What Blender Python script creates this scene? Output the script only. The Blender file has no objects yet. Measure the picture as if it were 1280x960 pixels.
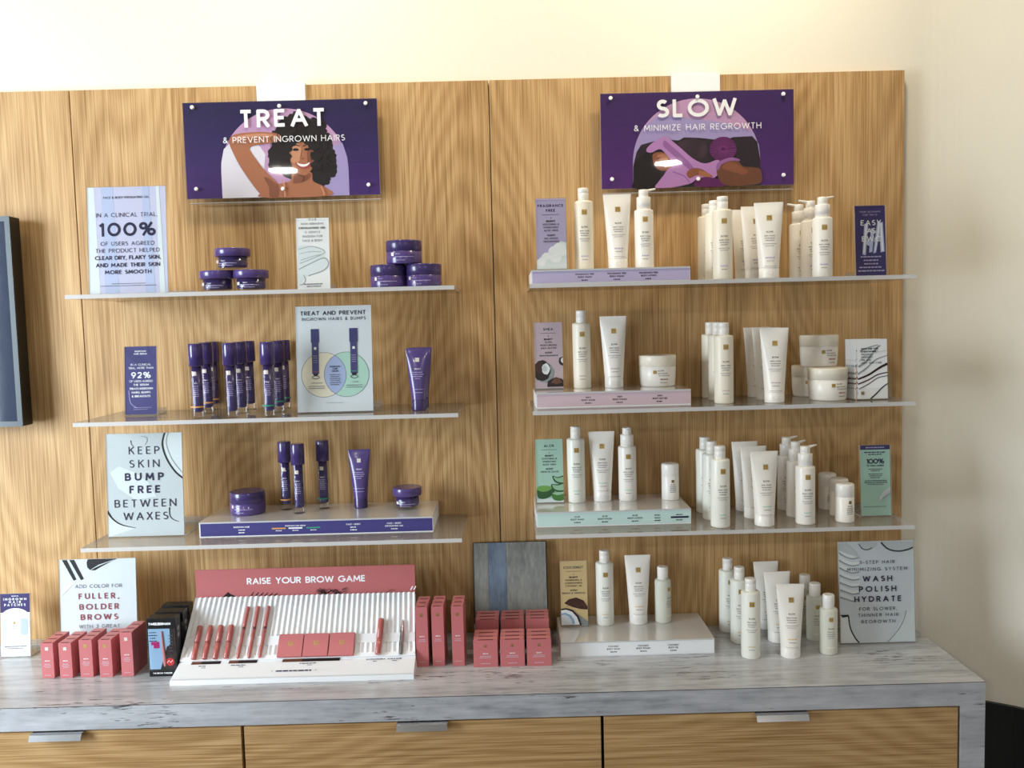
import bpy, math, random
from mathutils import Matrix, Vector
random.seed(7)
scene = bpy.context.scene
COL = scene.collection
PI = math.pi

# ------------------------------------------------------------------ camera
cam_data = bpy.data.cameras.new('camera')
cam_data.sensor_width = 36.0
cam_data.lens = 1089.61 / 1280 * 36.0
cam_data.clip_start = 0.05
cam = bpy.data.objects.new('camera', cam_data)
right = Vector((0.99965836, -0.00606337, -0.02542437))
up = Vector((0.025798, 0.07264571, 0.9970241))
fwd = Vector((0.00419836, 0.99733938, -0.07277732))
m = Matrix.Identity(4)
for i in range(3):
    m[i][0], m[i][1], m[i][2] = right[i], up[i], -fwd[i]
m[0][3], m[1][3], m[2][3] = 0.0313, -2.30, 1.6974
cam.matrix_world = m
COL.objects.link(cam)
scene.camera = cam

# ------------------------------------------------------------------ light and exposure
vs = scene.view_settings
vs.view_transform = 'Standard'
vs.look = 'None'
vs.gamma = 1.0
vs.use_curve_mapping = False
vs.exposure = 0.20
scene.cycles.transparent_max_bounces = 24
scene.cycles.max_bounces = 10

world = bpy.data.worlds.new('world')
scene.world = world
world.use_nodes = True
bg = world.node_tree.nodes['Background']
bg.inputs[0].default_value = (0.93, 0.96, 1.0, 1)
bg.inputs[1].default_value = 0.29

def area(name, loc, aim, sx, sy, power, color, shape='RECTANGLE'):
    d = bpy.data.lights.new(name, 'AREA')
    d.shape = shape
    d.size = sx
    d.size_y = sy
    d.energy = power
    d.color = color
    o = bpy.data.objects.new(name, d)
    o.location = loc
    v = Vector(aim) - Vector(loc)
    o.rotation_euler = v.to_track_quat('-Z', 'Y').to_euler()
    COL.objects.link(o)
    return o

# daylight from the shop window on the left, lamps in the ceiling
win = area('window_daylight', (-2.9, -1.75, 1.65), (-1.5, 0, 1.25), 1.1, 1.8, 40, (0.80, 0.91, 1.0))
win.data.spread = math.radians(100)   # beam narrowed to dim daylight on the right side; no reveal exists
for lx, ly in ((-1.79, -5.13), (1.427, -5.24)):
    area('ceiling_lamp', (lx, ly, 2.985), (lx, ly, 0), 0.22, 0.22, 42, (1.0, 0.95, 0.88), 'DISK')
for lx, p in ((-1.5, 3.2), (-0.45, 7.5), (0.65, 9.5)):
    area('wall_washer', (lx, -0.55, 2.985), (lx, 0.0, 1.9), 0.22, 0.22, p, (1.0, 0.88, 0.68), 'DISK')

# ------------------------------------------------------------------ materials
M = {}
def nodes_of(name):
    mt = bpy.data.materials.new(name)
    mt.use_nodes = True
    nt = mt.node_tree
    M[name] = mt
    return mt, nt, nt.nodes['Principled BSDF']

def srgb(r, g, b):
    f = lambda c: (c / 255 / 12.92) if c / 255 <= 0.04045 else ((c / 255 + 0.055) / 1.055) ** 2.4
    return (f(r), f(g), f(b), 1)

def mat(name, rgb, rough=0.5, metal=0.0, coat=0.0, trans=0.0, spec=0.5, sss=0.0):
    mt, nt, b = nodes_of(name)
    b.inputs['Base Color'].default_value = srgb(*rgb)
    b.inputs['Roughness'].default_value = rough
    b.inputs['Metallic'].default_value = metal
    b.inputs['Coat Weight'].default_value = coat
    b.inputs['Coat Roughness'].default_value = 0.05
    b.inputs['Specular IOR Level'].default_value = spec
    if sss:
        b.inputs['Subsurface Weight'].default_value = sss
        b.inputs['Subsurface Radius'].default_value = (0.01, 0.01, 0.008)
    if trans:
        tr = nt.nodes.new('ShaderNodeBsdfTransparent')
        mx = nt.nodes.new('ShaderNodeMixShader')
        mx.inputs[0].default_value = trans
        nt.links.new(b.outputs[0], mx.inputs[1])
        nt.links.new(tr.outputs[0], mx.inputs[2])
        nt.links.new(mx.outputs[0], nt.nodes['Material Output'].inputs[0])
    # a faint mottling so that no surface is perfectly flat
    tc = nt.nodes.new('ShaderNodeTexCoord')
    n = nt.nodes.new('ShaderNodeTexNoise')
    n.inputs['Scale'].default_value = 60
    nt.links.new(tc.outputs['Object'], n.inputs['Vector'])
    mr = nt.nodes.new('ShaderNodeMapRange')
    mr.inputs['To Min'].default_value = max(0.02, rough - 0.03)
    mr.inputs['To Max'].default_value = min(1, rough + 0.03)
    nt.links.new(n.outputs['Fac'], mr.inputs['Value'])
    nt.links.new(mr.outputs['Result'], b.inputs['Roughness'])
    return mt

def math_node(nt, op, a, b=None, c=None):
    n = nt.nodes.new('ShaderNodeMath')
    n.operation = op
    for k, v in enumerate((a, b, c)):
        if v is None:
            continue
        if isinstance(v, (int, float)):
            n.inputs[k].default_value = v
        else:
            nt.links.new(v, n.inputs[k])
    return n.outputs[0]

def clear(name, tint=(0.98, 0.985, 0.98), ior=1.45, haze=0.0, haze_rgb=(200, 200, 200), rough=0.02):
    mt = bpy.data.materials.new(name)
    mt.use_nodes = True
    nt = mt.node_tree
    for n in list(nt.nodes):
        if n.type == 'BSDF_PRINCIPLED':
            nt.nodes.remove(n)
    tr = nt.nodes.new('ShaderNodeBsdfTransparent')
    tr.inputs[0].default_value = (*tint, 1)
    gl = nt.nodes.new('ShaderNodeBsdfGlossy')
    gl.inputs['Roughness'].default_value = rough
    # Schlick reflectance, the same from either side of the sheet
    geo = nt.nodes.new('ShaderNodeNewGeometry')
    dot = nt.nodes.new('ShaderNodeVectorMath')
    dot.operation = 'DOT_PRODUCT'
    nt.links.new(geo.outputs['Incoming'], dot.inputs[0])
    nt.links.new(geo.outputs['Normal'], dot.inputs[1])
    c1 = math_node(nt, 'SUBTRACT', 1.0, math_node(nt, 'ABSOLUTE', dot.outputs['Value']))
    f0 = ((ior - 1) / (ior + 1)) ** 2
    fres = math_node(nt, 'MULTIPLY_ADD', math_node(nt, 'POWER', c1, 5.0), 1 - f0, f0)
    mx = nt.nodes.new('ShaderNodeMixShader')
    nt.links.new(fres, mx.inputs[0])
    nt.links.new(gl.outputs[0], mx.inputs[2])
    if haze:
        df = nt.nodes.new('ShaderNodeBsdfDiffuse')
        df.inputs[0].default_value = srgb(*haze_rgb)
        m2 = nt.nodes.new('ShaderNodeMixShader')
        m2.inputs[0].default_value = haze
        nt.links.new(tr.outputs[0], m2.inputs[1])
        nt.links.new(df.outputs[0], m2.inputs[2])
        nt.links.new(m2.outputs[0], mx.inputs[1])
    else:
        nt.links.new(tr.outputs[0], mx.inputs[1])
    nt.links.new(mx.outputs[0], nt.nodes['Material Output'].inputs[0])
    M[name] = mt
    return mt

def noise_node(nt, vec, scale=1.0, detail=2.0, rough=0.5):
    n = nt.nodes.new('ShaderNodeTexNoise')
    n.inputs['Scale'].default_value = scale
    n.inputs['Detail'].default_value = detail
    n.inputs['Roughness'].default_value = rough
    nt.links.new(vec, n.inputs['Vector'])
    return n.outputs['Fac']

def mapped(nt, src, scale, loc=(0, 0, 0)):
    n = nt.nodes.new('ShaderNodeMapping')
    n.inputs['Scale'].default_value = scale
    n.inputs['Location'].default_value = loc
    nt.links.new(src, n.inputs['Vector'])
    return n.outputs[0]

def ramp(nt, fac, stops):
    n = nt.nodes.new('ShaderNodeValToRGB')
    e = n.color_ramp.elements
    while len(e) < len(stops):
        e.new(0.5)
    for k, (p, c) in enumerate(stops):
        e[k].position = p
        e[k].color = c
    nt.links.new(fac, n.inputs[0])
    return n.outputs[0]

def oak(name, seed, vertical=True):
    mt, nt, b = nodes_of(name)
    geo = nt.nodes.new('ShaderNodeNewGeometry')
    pos = geo.outputs['Position']
    def sc(across, along):
        return (across, across, along) if vertical else (along, across, across)
    loc = (seed * 3.17, seed * 1.3, seed * 5.71)
    # long streaks, with cathedral arches where a slow stretched noise bends the growth rings
    warp = noise_node(nt, mapped(nt, pos, sc(2.6, 0.75), loc), 1.0, 1.0, 0.4)
    wob = noise_node(nt, mapped(nt, pos, sc(26, 2.4), loc), 1.0, 2.0, 0.5)
    rings = math_node(nt, 'MULTIPLY_ADD', wob, 4.0, math_node(nt, 'MULTIPLY', warp, 170.0))
    band = math_node(nt, 'MULTIPLY_ADD', math_node(nt, 'SINE', rings), 0.5, 0.5)
    streak = noise_node(nt, mapped(nt, pos, sc(130, 1.2), loc), 1.0, 3.0, 0.6)
    pores = noise_node(nt, mapped(nt, pos, sc(340, 5.0), loc), 1.0, 2.5, 0.6)
    slow = noise_node(nt, mapped(nt, pos, sc(6.0, 0.35), loc), 1.0, 1.0, 0.5)
    f = math_node(nt, 'MULTIPLY', band, 0.11)
    f = math_node(nt, 'MULTIPLY_ADD', streak, 0.34, f)
    f = math_node(nt, 'MULTIPLY_ADD', pores, 0.85, f)
    f = math_node(nt, 'MULTIPLY_ADD', slow, 0.22, f)
    f = math_node(nt, 'SUBTRACT', f, 0.28)
    c = ramp(nt, f, [(0.15, srgb(217, 184, 134)), (0.40, srgb(196, 159, 110)), (0.60, srgb(168, 130, 83)), (0.9, srgb(120, 89, 52))])
    nt.links.new(c, b.inputs['Base Color'])
    b.inputs['Roughness'].default_value = 0.5
    b.inputs['Specular IOR Level'].default_value = 0.3
    bp = nt.nodes.new('ShaderNodeBump')
    bp.inputs['Strength'].default_value = 0.08
    bp.inputs['Distance'].default_value = 0.001
    nt.links.new(streak, bp.inputs['Height'])
    nt.links.new(bp.outputs[0], b.inputs['Normal'])
    return mt

oak('oak_a', 1)
oak('oak_b', 2)
oak('oak_c', 3)
oak('oak_drawer', 5, False)

def laminate():
    mt, nt, b = nodes_of('laminate')
    geo = nt.nodes.new('ShaderNodeNewGeometry')
    pos = geo.outputs['Position']
    a = noise_node(nt, mapped(nt, pos, (1.6, 14, 14)), 1.0, 4.0, 0.6)
    s = noise_node(nt, mapped(nt, pos, (7, 90, 90)), 1.0, 3.0, 0.6)
    f = math_node(nt, 'MULTIPLY_ADD', s, 0.6, math_node(nt, 'MULTIPLY', a, 0.8))
    mo = noise_node(nt, mapped(nt, pos, (16, 40, 40), (9, 4, 1)), 1.0, 3.0, 0.6)
    f = math_node(nt, 'MULTIPLY_ADD', mo, 0.45, math_node(nt, 'SUBTRACT', f, 0.22))
    base = ramp(nt, f, [(0.38, srgb(126, 130, 135)), (0.62, srgb(170, 172, 176)), (0.92, srgb(201, 202, 206))])
    fl = noise_node(nt, mapped(nt, pos, (18, 130, 130), (3, 1, 2)), 1.0, 3.0, 0.7)
    fl2 = noise_node(nt, mapped(nt, pos, (3.5, 9, 9), (5, 2, 8)), 1.0, 1.0, 0.5)
    g = math_node(nt, 'ADD', fl, math_node(nt, 'MULTIPLY', fl2, 0.55))
    mk = ramp(nt, g, [(0.90, (0, 0, 0, 1)), (1.0, (1, 1, 1, 1))])
    mix = nt.nodes.new('ShaderNodeMixRGB')
    nt.links.new(mk, mix.inputs[0])
    nt.links.new(base, mix.inputs[1])
    mix.inputs[2].default_value = srgb(92, 90, 90)
    nt.links.new(mix.outputs[0], b.inputs['Base Color'])
    b.inputs['Roughness'].default_value = 0.24
    b.inputs['Specular IOR Level'].default_value = 0.5
laminate()

def plaster(name, rgb):
    mt, nt, b = nodes_of(name)
    geo = nt.nodes.new('ShaderNodeNewGeometry')
    n = noise_node(nt, mapped(nt, geo.outputs['Position'], (90, 90, 90)), 1.0, 3.0, 0.6)
    b.inputs['Base Color'].default_value = srgb(*rgb)
    b.inputs['Roughness'].default_value = 0.85
    bp = nt.nodes.new('ShaderNodeBump')
    bp.inputs['Strength'].default_value = 0.12
    bp.inputs['Distance'].default_value = 0.002
    nt.links.new(n, bp.inputs['Height'])
    nt.links.new(bp.outputs[0], b.inputs['Normal'])
plaster('wall_paint', (236, 230, 214))
plaster('ceiling_paint', (240, 238, 232))

def planks():
    mt, nt, b = nodes_of('floor_planks')
    geo = nt.nodes.new('ShaderNodeNewGeometry')
    n = noise_node(nt, mapped(nt, geo.outputs['Position'], (4, 60, 1)), 1.0, 4.0, 0.6)
    nt.links.new(ramp(nt, n, [(0.3, srgb(84, 84, 82)), (0.7, srgb(130, 128, 124))]), b.inputs['Base Color'])
    b.inputs['Roughness'].default_value = 0.4
planks()

def plank_look():
    for nm, lo, hi in (('board_grey', (112, 116, 114), (158, 160, 154)), ('board_blue', (92, 108, 126), (124, 140, 158))):
        mt, nt, b = nodes_of(nm)
        geo = nt.nodes.new('ShaderNodeNewGeometry')
        a = noise_node(nt, mapped(nt, geo.outputs['Position'], (28, 28, 7), (4, 1, 2)), 1.0, 4.0, 0.6)
        s = noise_node(nt, mapped(nt, geo.outputs['Position'], (140, 140, 22)), 1.0, 3.0, 0.6)
        f = math_node(nt, 'MULTIPLY_ADD', s, 0.4, math_node(nt, 'MULTIPLY', a, 0.6))
        nt.links.new(ramp(nt, f, [(0.35, srgb(*lo)), (0.6, srgb(*hi))]), b.inputs['Base Color'])
        b.inputs['Roughness'].default_value = 0.3
plank_look()

clear('acrylic')
clear('shelf_acrylic', (0.95, 0.955, 0.95), 1.5, 0.20, (205, 203, 200), 0.03)
clear('shelf_edge', (0.9, 0.92, 0.92), 1.5, 0.72, (232, 232, 232), 0.15)
clear('glass', (0.94, 0.94, 0.96), 1.5, 0.0, rough=0.01)
clear('frosted', (0.9, 0.93, 0.9), 1.4, 0.80, (236, 235, 220), 0.25)
mat('riser_top', (226, 222, 216), 0.10, coat=1.0)
mat('white_plastic', (246, 241, 232), 0.32)
mat('cream_plastic', (244, 236, 218), 0.36)
mat('cap_white', (248, 244, 237), 0.28)
mat('milky_plastic', (242, 241, 230), 0.3)
mat('purple_plastic', (82, 64, 124), 0.25, coat=0.4)
mat('purple_dark', (60, 46, 100), 0.28, coat=0.4)
mat('purple_cap', (64, 50, 108), 0.22, coat=0.5)
mat('gold', (196, 164, 96), 0.35, 0.3)
mat('gold_dark', (120, 92, 44), 0.45)
mat('silver_foil', (225, 216, 206), 0.35, 0.2)
mat('steel', (185, 186, 188), 0.22, 1.0)
mat('screw', (250, 249, 247), 0.6)
mat('black_plastic', (14, 16, 18), 0.35)
mat('tv_bezel', (44, 58, 64), 0.3)
mat('tv_glass', (44, 54, 74), 0.06, coat=1.0)
mat('dark_gap', (18, 15, 13), 0.8)
mat('baseboard_black', (22, 27, 26), 0.35)
mat('pink_card', (194, 110, 112), 0.5)
mat('pink_card_light', (206, 128, 126), 0.5)
mat('pink_dark', (96, 34, 40), 0.6)
mat('pink_gloss', (180, 98, 92), 0.25, coat=0.3)
mat('white_card', (238, 240, 242), 0.45)
mat('card_back', (232, 230, 226), 0.5)
mat('copper', (186, 140, 104), 0.3, 0.7)  # colours only the imitated glint on the leaflet holder
INK = {
    'ink_navy': (32, 26, 66), 'ink_black': (26, 24, 30), 'ink_grey': (96, 94, 108), 'ink_soft': (140, 138, 146), 'ink_white': (246, 246, 248),
    'ink_berry': (150, 72, 84), 'ink_lilac': (186, 176, 214), 'ink_mauve': (146, 112, 152), 'ink_gold': (196, 150, 70),
    'p_lavender': (206, 206, 232), 'p_lavender2': (190, 200, 232), 'p_lilac': (186, 176, 210), 'p_pinkmauve': (206, 184, 194),
    'p_mint': (182, 220, 203), 'p_mint2': (200, 226, 220), 'p_sand': (226, 197, 142), 'p_navy': (54, 42, 104),
    'p_purple': (58, 30, 104), 'p_violet': (94, 40, 132), 'p_pale': (222, 228, 233), 'p_pale2': (226, 234, 236),
    'p_greyl': (206, 213, 216), 'p_greyd': (150, 158, 160), 'p_white': (244, 245, 246), 'p_cream': (238, 230, 208),
    'p_venn_green': (184, 222, 206), 'p_venn_blue': (176, 190, 228), 'p_indigo': (68, 63, 124), 'p_indigo2': (60, 56, 114),
    'skin': (176, 112, 80), 'skin_light': (206, 146, 112), 'skin_dark': (138, 82, 58), 'skin_deep': (112, 68, 48),
    'hair': (28, 20, 22), 'hair2': (52, 36, 36), 'lip': (170, 66, 66), 'tooth': (248, 244, 240), 'p_pinksky': (200, 156, 196),
    'p_whitesky': (232, 226, 238), 'p_lilacsky': (172, 156, 206), 'robe': (182, 130, 188), 'robe2': (150, 98, 158),
    'sofa': (42, 28, 38), 'sofa2': (66, 44, 58), 'cushion': (96, 30, 92), 'cushion2': (128, 52, 122),
    'green1': (70, 130, 50), 'green2': (120, 176, 84), 'green3': (160, 204, 168), 'green4': (44, 92, 44),
    'brown1': (70, 38, 30), 'brown2': (110, 66, 44), 'brown3': (40, 22, 20), 'blue_card': (150, 184, 216),
    'red_spot': (206, 40, 44), 'magenta': (176, 36, 110), 'orange_ring': (220, 160, 90), 'green_ring': (60, 150, 120),
}
for k, v in INK.items():
    mat(k, v, 0.55, spec=0.3)
mat('paper_rose', (188, 108, 108), 0.55, spec=0.3)

# ------------------------------------------------------------------ mesh builder
class MB:
    def __init__(self):
        self.v, self.f, self.mi, self.names, self.sm = [], [], [], [], []
    def mid(self, name):
        if name not in self.names:
            self.names.append(name)
        return self.names.index(name)
    def add(self, vs, fs, mt, smooth=False):
        o = len(self.v)
        self.v += [tuple(x) for x in vs]
        k = self.mid(mt)
        for f in fs:
            self.f.append(tuple(i + o for i in f))
            self.mi.append(k)
            self.sm.append(smooth)
        return self
    def box(self, x0, x1, y0, y1, z0, z1, mt, faces=None):
        vs = [(x, y, z) for z in (z0, z1) for y in (y0, y1) for x in (x0, x1)]
        fs = {'bottom': (0, 2, 3, 1), 'top': (4, 5, 7, 6), 'front': (0, 1, 5, 4), 'back': (2, 6, 7, 3), 'left': (0, 4, 6, 2), 'right': (1, 3, 7, 5)}
        for k, f in fs.items():
            self.add(vs, [f], (faces or {}).get(k, mt))
        return self
    def bbox(self, x0, x1, y0, y1, z0, z1, mt, b=0.002):
        # box with chamfered edges
        import bmesh
        bm = bmesh.new()
        bmesh.ops.create_cube(bm, size=1)
        for v in bm.verts:
            v.co = ((x0 + x1) / 2 + v.co.x * (x1 - x0), (y0 + y1) / 2 + v.co.y * (y1 - y0), (z0 + z1) / 2 + v.co.z * (z1 - z0))
        bmesh.ops.bevel(bm, geom=list(bm.edges), offset=b, segments=2, affect='EDGES', profile=0.6)
        bm.verts.index_update()
        self.add([v.co[:] for v in bm.verts], [[v.index for v in f.verts] for f in bm.faces], mt)
        bm.free()
        return self
    def lathe(self, prof, mt, n=32, c=(0, 0), sx=1.0, sy=1.0, smooth=True):
        # prof: (r, z) bottom to top; ends close with a disc when r > 0
        vs, fs = [], []
        for r, z in prof:
            for k in range(n):
                a = 2 * PI * k / n
                vs.append((c[0] + r * sx * math.cos(a), c[1] + r * sy * math.sin(a), z))
        for i in range(len(prof) - 1):
            for k in range(n):
                fs.append((i * n + k, i * n + (k + 1) % n, (i + 1) * n + (k + 1) % n, (i + 1) * n + k))
        self.add(vs, fs, mt, smooth)
        o = len(self.v) - len(vs)
        kk = self.mid(mt)
        for base, rev in ((0, True), ((len(prof) - 1) * n, False)):
            idx = [o + base + k for k in range(n)]
            self.f.append(tuple(reversed(idx)) if rev else tuple(idx))
            self.mi.append(kk)
            self.sm.append(False)
        return self
    def rings(self, rings, mt, smooth=True, caps=True):
        n = len(rings[0])
        vs = [p for r in rings for p in r]
        fs = []
        for i in range(len(rings) - 1):
            for k in range(n):
                fs.append((i * n + k, i * n + (k + 1) % n, (i + 1) * n + (k + 1) % n, (i + 1) * n + k))
        self.add(vs, fs, mt, smooth)
        if caps:
            self.add(rings[0], [tuple(reversed(range(n)))], mt)
            self.add(rings[-1], [tuple(range(n))], mt)
        return self
    def rod(self, a, b, r0, r1, mt, n=12):
        a, b = Vector(a), Vector(b)
        d = (b - a).normalized()
        u = d.orthogonal().normalized()
        w = d.cross(u)
        rr = []
        for p, r in ((a, r0), (b, r1)):
            rr.append([tuple(p + (u * math.cos(2 * PI * k / n) + w * math.sin(2 * PI * k / n)) * r) for k in range(n)])
        return self.rings(rr, mt)
    def build(self, name, parent=None, loc=None, label=None, kind=None):
        me = bpy.data.meshes.new(name)
        me.from_pydata(self.v, [], self.f)
        for nm in self.names:
            me.materials.append(M[nm])
        me.polygons.foreach_set('material_index', self.mi)
        me.polygons.foreach_set('use_smooth', self.sm)
        me.update()
        o = bpy.data.objects.new(name, me)
        COL.objects.link(o)
        if parent:
            o.parent = parent
        if loc:
            o.location = loc
        if label:
            o['label'] = label
        if kind:
            o['kind'] = kind
        return o

def thing(name, label, cat, loc=(0, 0, 0), rz=0.0, group=None):
    o = bpy.data.objects.new(name, None)
    o.empty_display_size = 0.03
    COL.objects.link(o)
    o.location = loc
    o.rotation_euler = (0, 0, rz)
    o['label'] = label
    o['category'] = cat
    if group:
        o['group'] = group
    return o

def dup(root, label, loc, rz=0.0, group=None):
    r = root.copy()
    COL.objects.link(r)
    r.location = loc
    r.rotation_euler = (0, 0, rz)
    r['label'] = label
    if group:
        r['group'] = group
    for ch in list(root.children):
        c = ch.copy()
        COL.objects.link(c)
        c.parent = r
        for g in list(ch.children):
            d = g.copy()
            COL.objects.link(d)
            d.parent = c
    return r

# ------------------------------------------------------------------ lettering: a geometric stroke alphabet
def arc(cx, cy, rx, ry, a0, a1, n=10):
    return [(cx + rx * math.cos(math.radians(a0 + (a1 - a0) * k / n)), cy + ry * math.sin(math.radians(a0 + (a1 - a0) * k / n))) for k in range(n + 1)]
GL = {
    'A': (.84, [[(0, 0), (.42, 1), (.84, 0)], [(.15, .32), (.69, .32)]]),
    'B': (.58, [[(0, 0), (0, 1), (.3, 1)] + arc(.3, .76, .23, .24, 90, -90, 8) + [(0, .52)], [(.3, .52)] + arc(.32, .26, .26, .26, 90, -90, 8) + [(0, 0)]]),
    'C': (.84, [arc(.5, .5, .5, .5, 47, 313, 16)]),
    'D': (.76, [[(0, 0), (0, 1), (.27, 1)] + arc(.27, .5, .49, .5, 90, -90, 12) + [(0, 0)]]),
    'E': (.5, [[(.5, 1), (0, 1), (0, 0), (.5, 0)], [(0, .52), (.46, .52)]]),
    'F': (.48, [[(.48, 1), (0, 1), (0, 0)], [(0, .52), (.43, .52)]]),
    'G': (.96, [arc(.5, .5, .5, .5, 47, 355, 18) + [(.97, .46), (.58, .46)]]),
    'H': (.7, [[(0, 0), (0, 1)], [(.7, 0), (.7, 1)], [(0, .52), (.7, .52)]]),
    'I': (0.02, [[(.01, 0), (.01, 1)]]),
    'J': (.4, [[(.4, 1), (.4, .24)] + arc(.19, .22, .21, .22, 0, -160, 8)]),
    'K': (.62, [[(0, 0), (0, 1)], [(.6, 1), (.02, .45)], [(.2, .62), (.62, 0)]]),
    'L': (.46, [[(0, 1), (0, 0), (.46, 0)]]),
    'M': (.92, [[(0, 0), (.09, 1), (.46, .22), (.83, 1), (.92, 0)]]),
    'N': (.74, [[(0, 0), (0, 1), (.74, 0), (.74, 1)]]),
    'O': (1.0, [arc(.5, .5, .5, .5, 90, 450, 22)]),
    'P': (.54, [[(0, 0), (0, 1), (.27, 1)] + arc(.27, .72, .27, .28, 90, -90, 8) + [(0, .44)]]),
    'Q': (1.0, [arc(.5, .5, .5, .5, 90, 450, 22), [(.6, .3), (.95, -.02)]]),
    'R': (.58, [[(0, 0), (0, 1), (.28, 1)] + arc(.28, .73, .26, .27, 90, -90, 8) + [(0, .46)], [(.26, .46), (.58, 0)]]),
    'S': (.54, [arc(.28, .755, .23, .245, 38, 270, 11) + arc(.27, .255, .27, .255, 90, -142, 11)[1:]]),
    'T': (.6, [[(0, 1), (.6, 1)], [(.3, 1), (.3, 0)]]),
    'U': (.66, [[(0, 1), (0, .33)] + arc(.33, .33, .33, .33, 180, 360, 10) + [(.66, 1)]]),
    'V': (.8, [[(0, 1), (.4, 0), (.8, 1)]]),
    'W': (1.2, [[(0, 1), (.3, 0), (.6, .95), (.9, 0), (1.2, 1)]]),
    'X': (.7, [[(0, 0), (.68, 1)], [(.02, 1), (.7, 0)]]),
    'Y': (.7, [[(0, 1), (.35, .47), (.7, 1)], [(.35, .47), (.35, 0)]]),
    'Z': (.62, [[(.02, 1), (.62, 1), (0, 0), (.62, 0)]]),
    '0': (.78, [arc(.39, .5, .39, .5, 90, 450, 20)]),
    '1': (.26, [[(0, .8), (.22, 1), (.22, 0)]]),
    '2': (.56, [arc(.28, .72, .27, .28, 165, -35, 10) + [(0, 0), (.56, 0)]]),
    '3': (.54, [[(.04, 1), (.5, 1), (.24, .6)] + arc(.25, .3, .29, .3, 80, -150, 10)]),
    '4': (.64, [[(.48, 0), (.48, 1), (0, .28), (.64, .28)]]),
    '5': (.54, [[(.48, 1), (.1, 1), (.05, .56)] + arc(.25, .32, .29, .32, 120, -145, 11)]),
    '6': (.6, [[(.42, 1), (.06, .46)] + arc(.3, .3, .3, .3, 150, 510, 16)]),
    '7': (.56, [[(0, 1), (.56, 1), (.18, 0)]]),
    '8': (.56, [arc(.28, .76, .22, .24, 90, 450, 14), arc(.28, .26, .28, .26, 90, 450, 14)]),
    '9': (.6, [arc(.3, .7, .3, .3, -30, 330, 16) + [(.18, 0)]]),
    '%': (1.02, [arc(.22, .77, .22, .23, 90, 450, 14), arc(.80, .23, .22, .23, 90, 450, 14), [(.84, 1), (.18, 0)]]),
    '&': (.72, [[(.7, 0), (.16, .68)] + arc(.31, .8, .18, .2, 200, -40, 9) + [(.12, .42)] + arc(.26, .23, .25, .23, 130, 300, 9) + [(.66, .42)]]),
    '.': (.04, [[(.02, 0), (.02, .05)]]),
    ',': (.06, [[(.05, .06), (0, -.14)]]),
    '-': (.36, [[(0, .42), (.36, .42)]]),
    '+': (.5, [[(0, .45), (.5, .45)], [(.25, .2), (.25, .7)]]),
    "'": (.04, [[(.02, 1), (.02, .76)]]),
    '$': (.54, [arc(.28, .72, .22, .2, 38, 270, 9) + arc(.27, .28, .25, .23, 90, -142, 9)[1:], [(.27, 1.08), (.27, -.08)]]),
    '*': (.3, [[(.15, .4), (.15, .8)], [(0, .5), (.3, .7)], [(0, .7), (.3, .5)]]),
    '~': (.34, [[(0, 1), (.14, 1)], [(.07, 1), (.07, .72)], [(.2, .72), (.2, 1), (.27, .84), (.34, 1), (.34, .72)]]),
    ' ': (.3, []),
}

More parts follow.
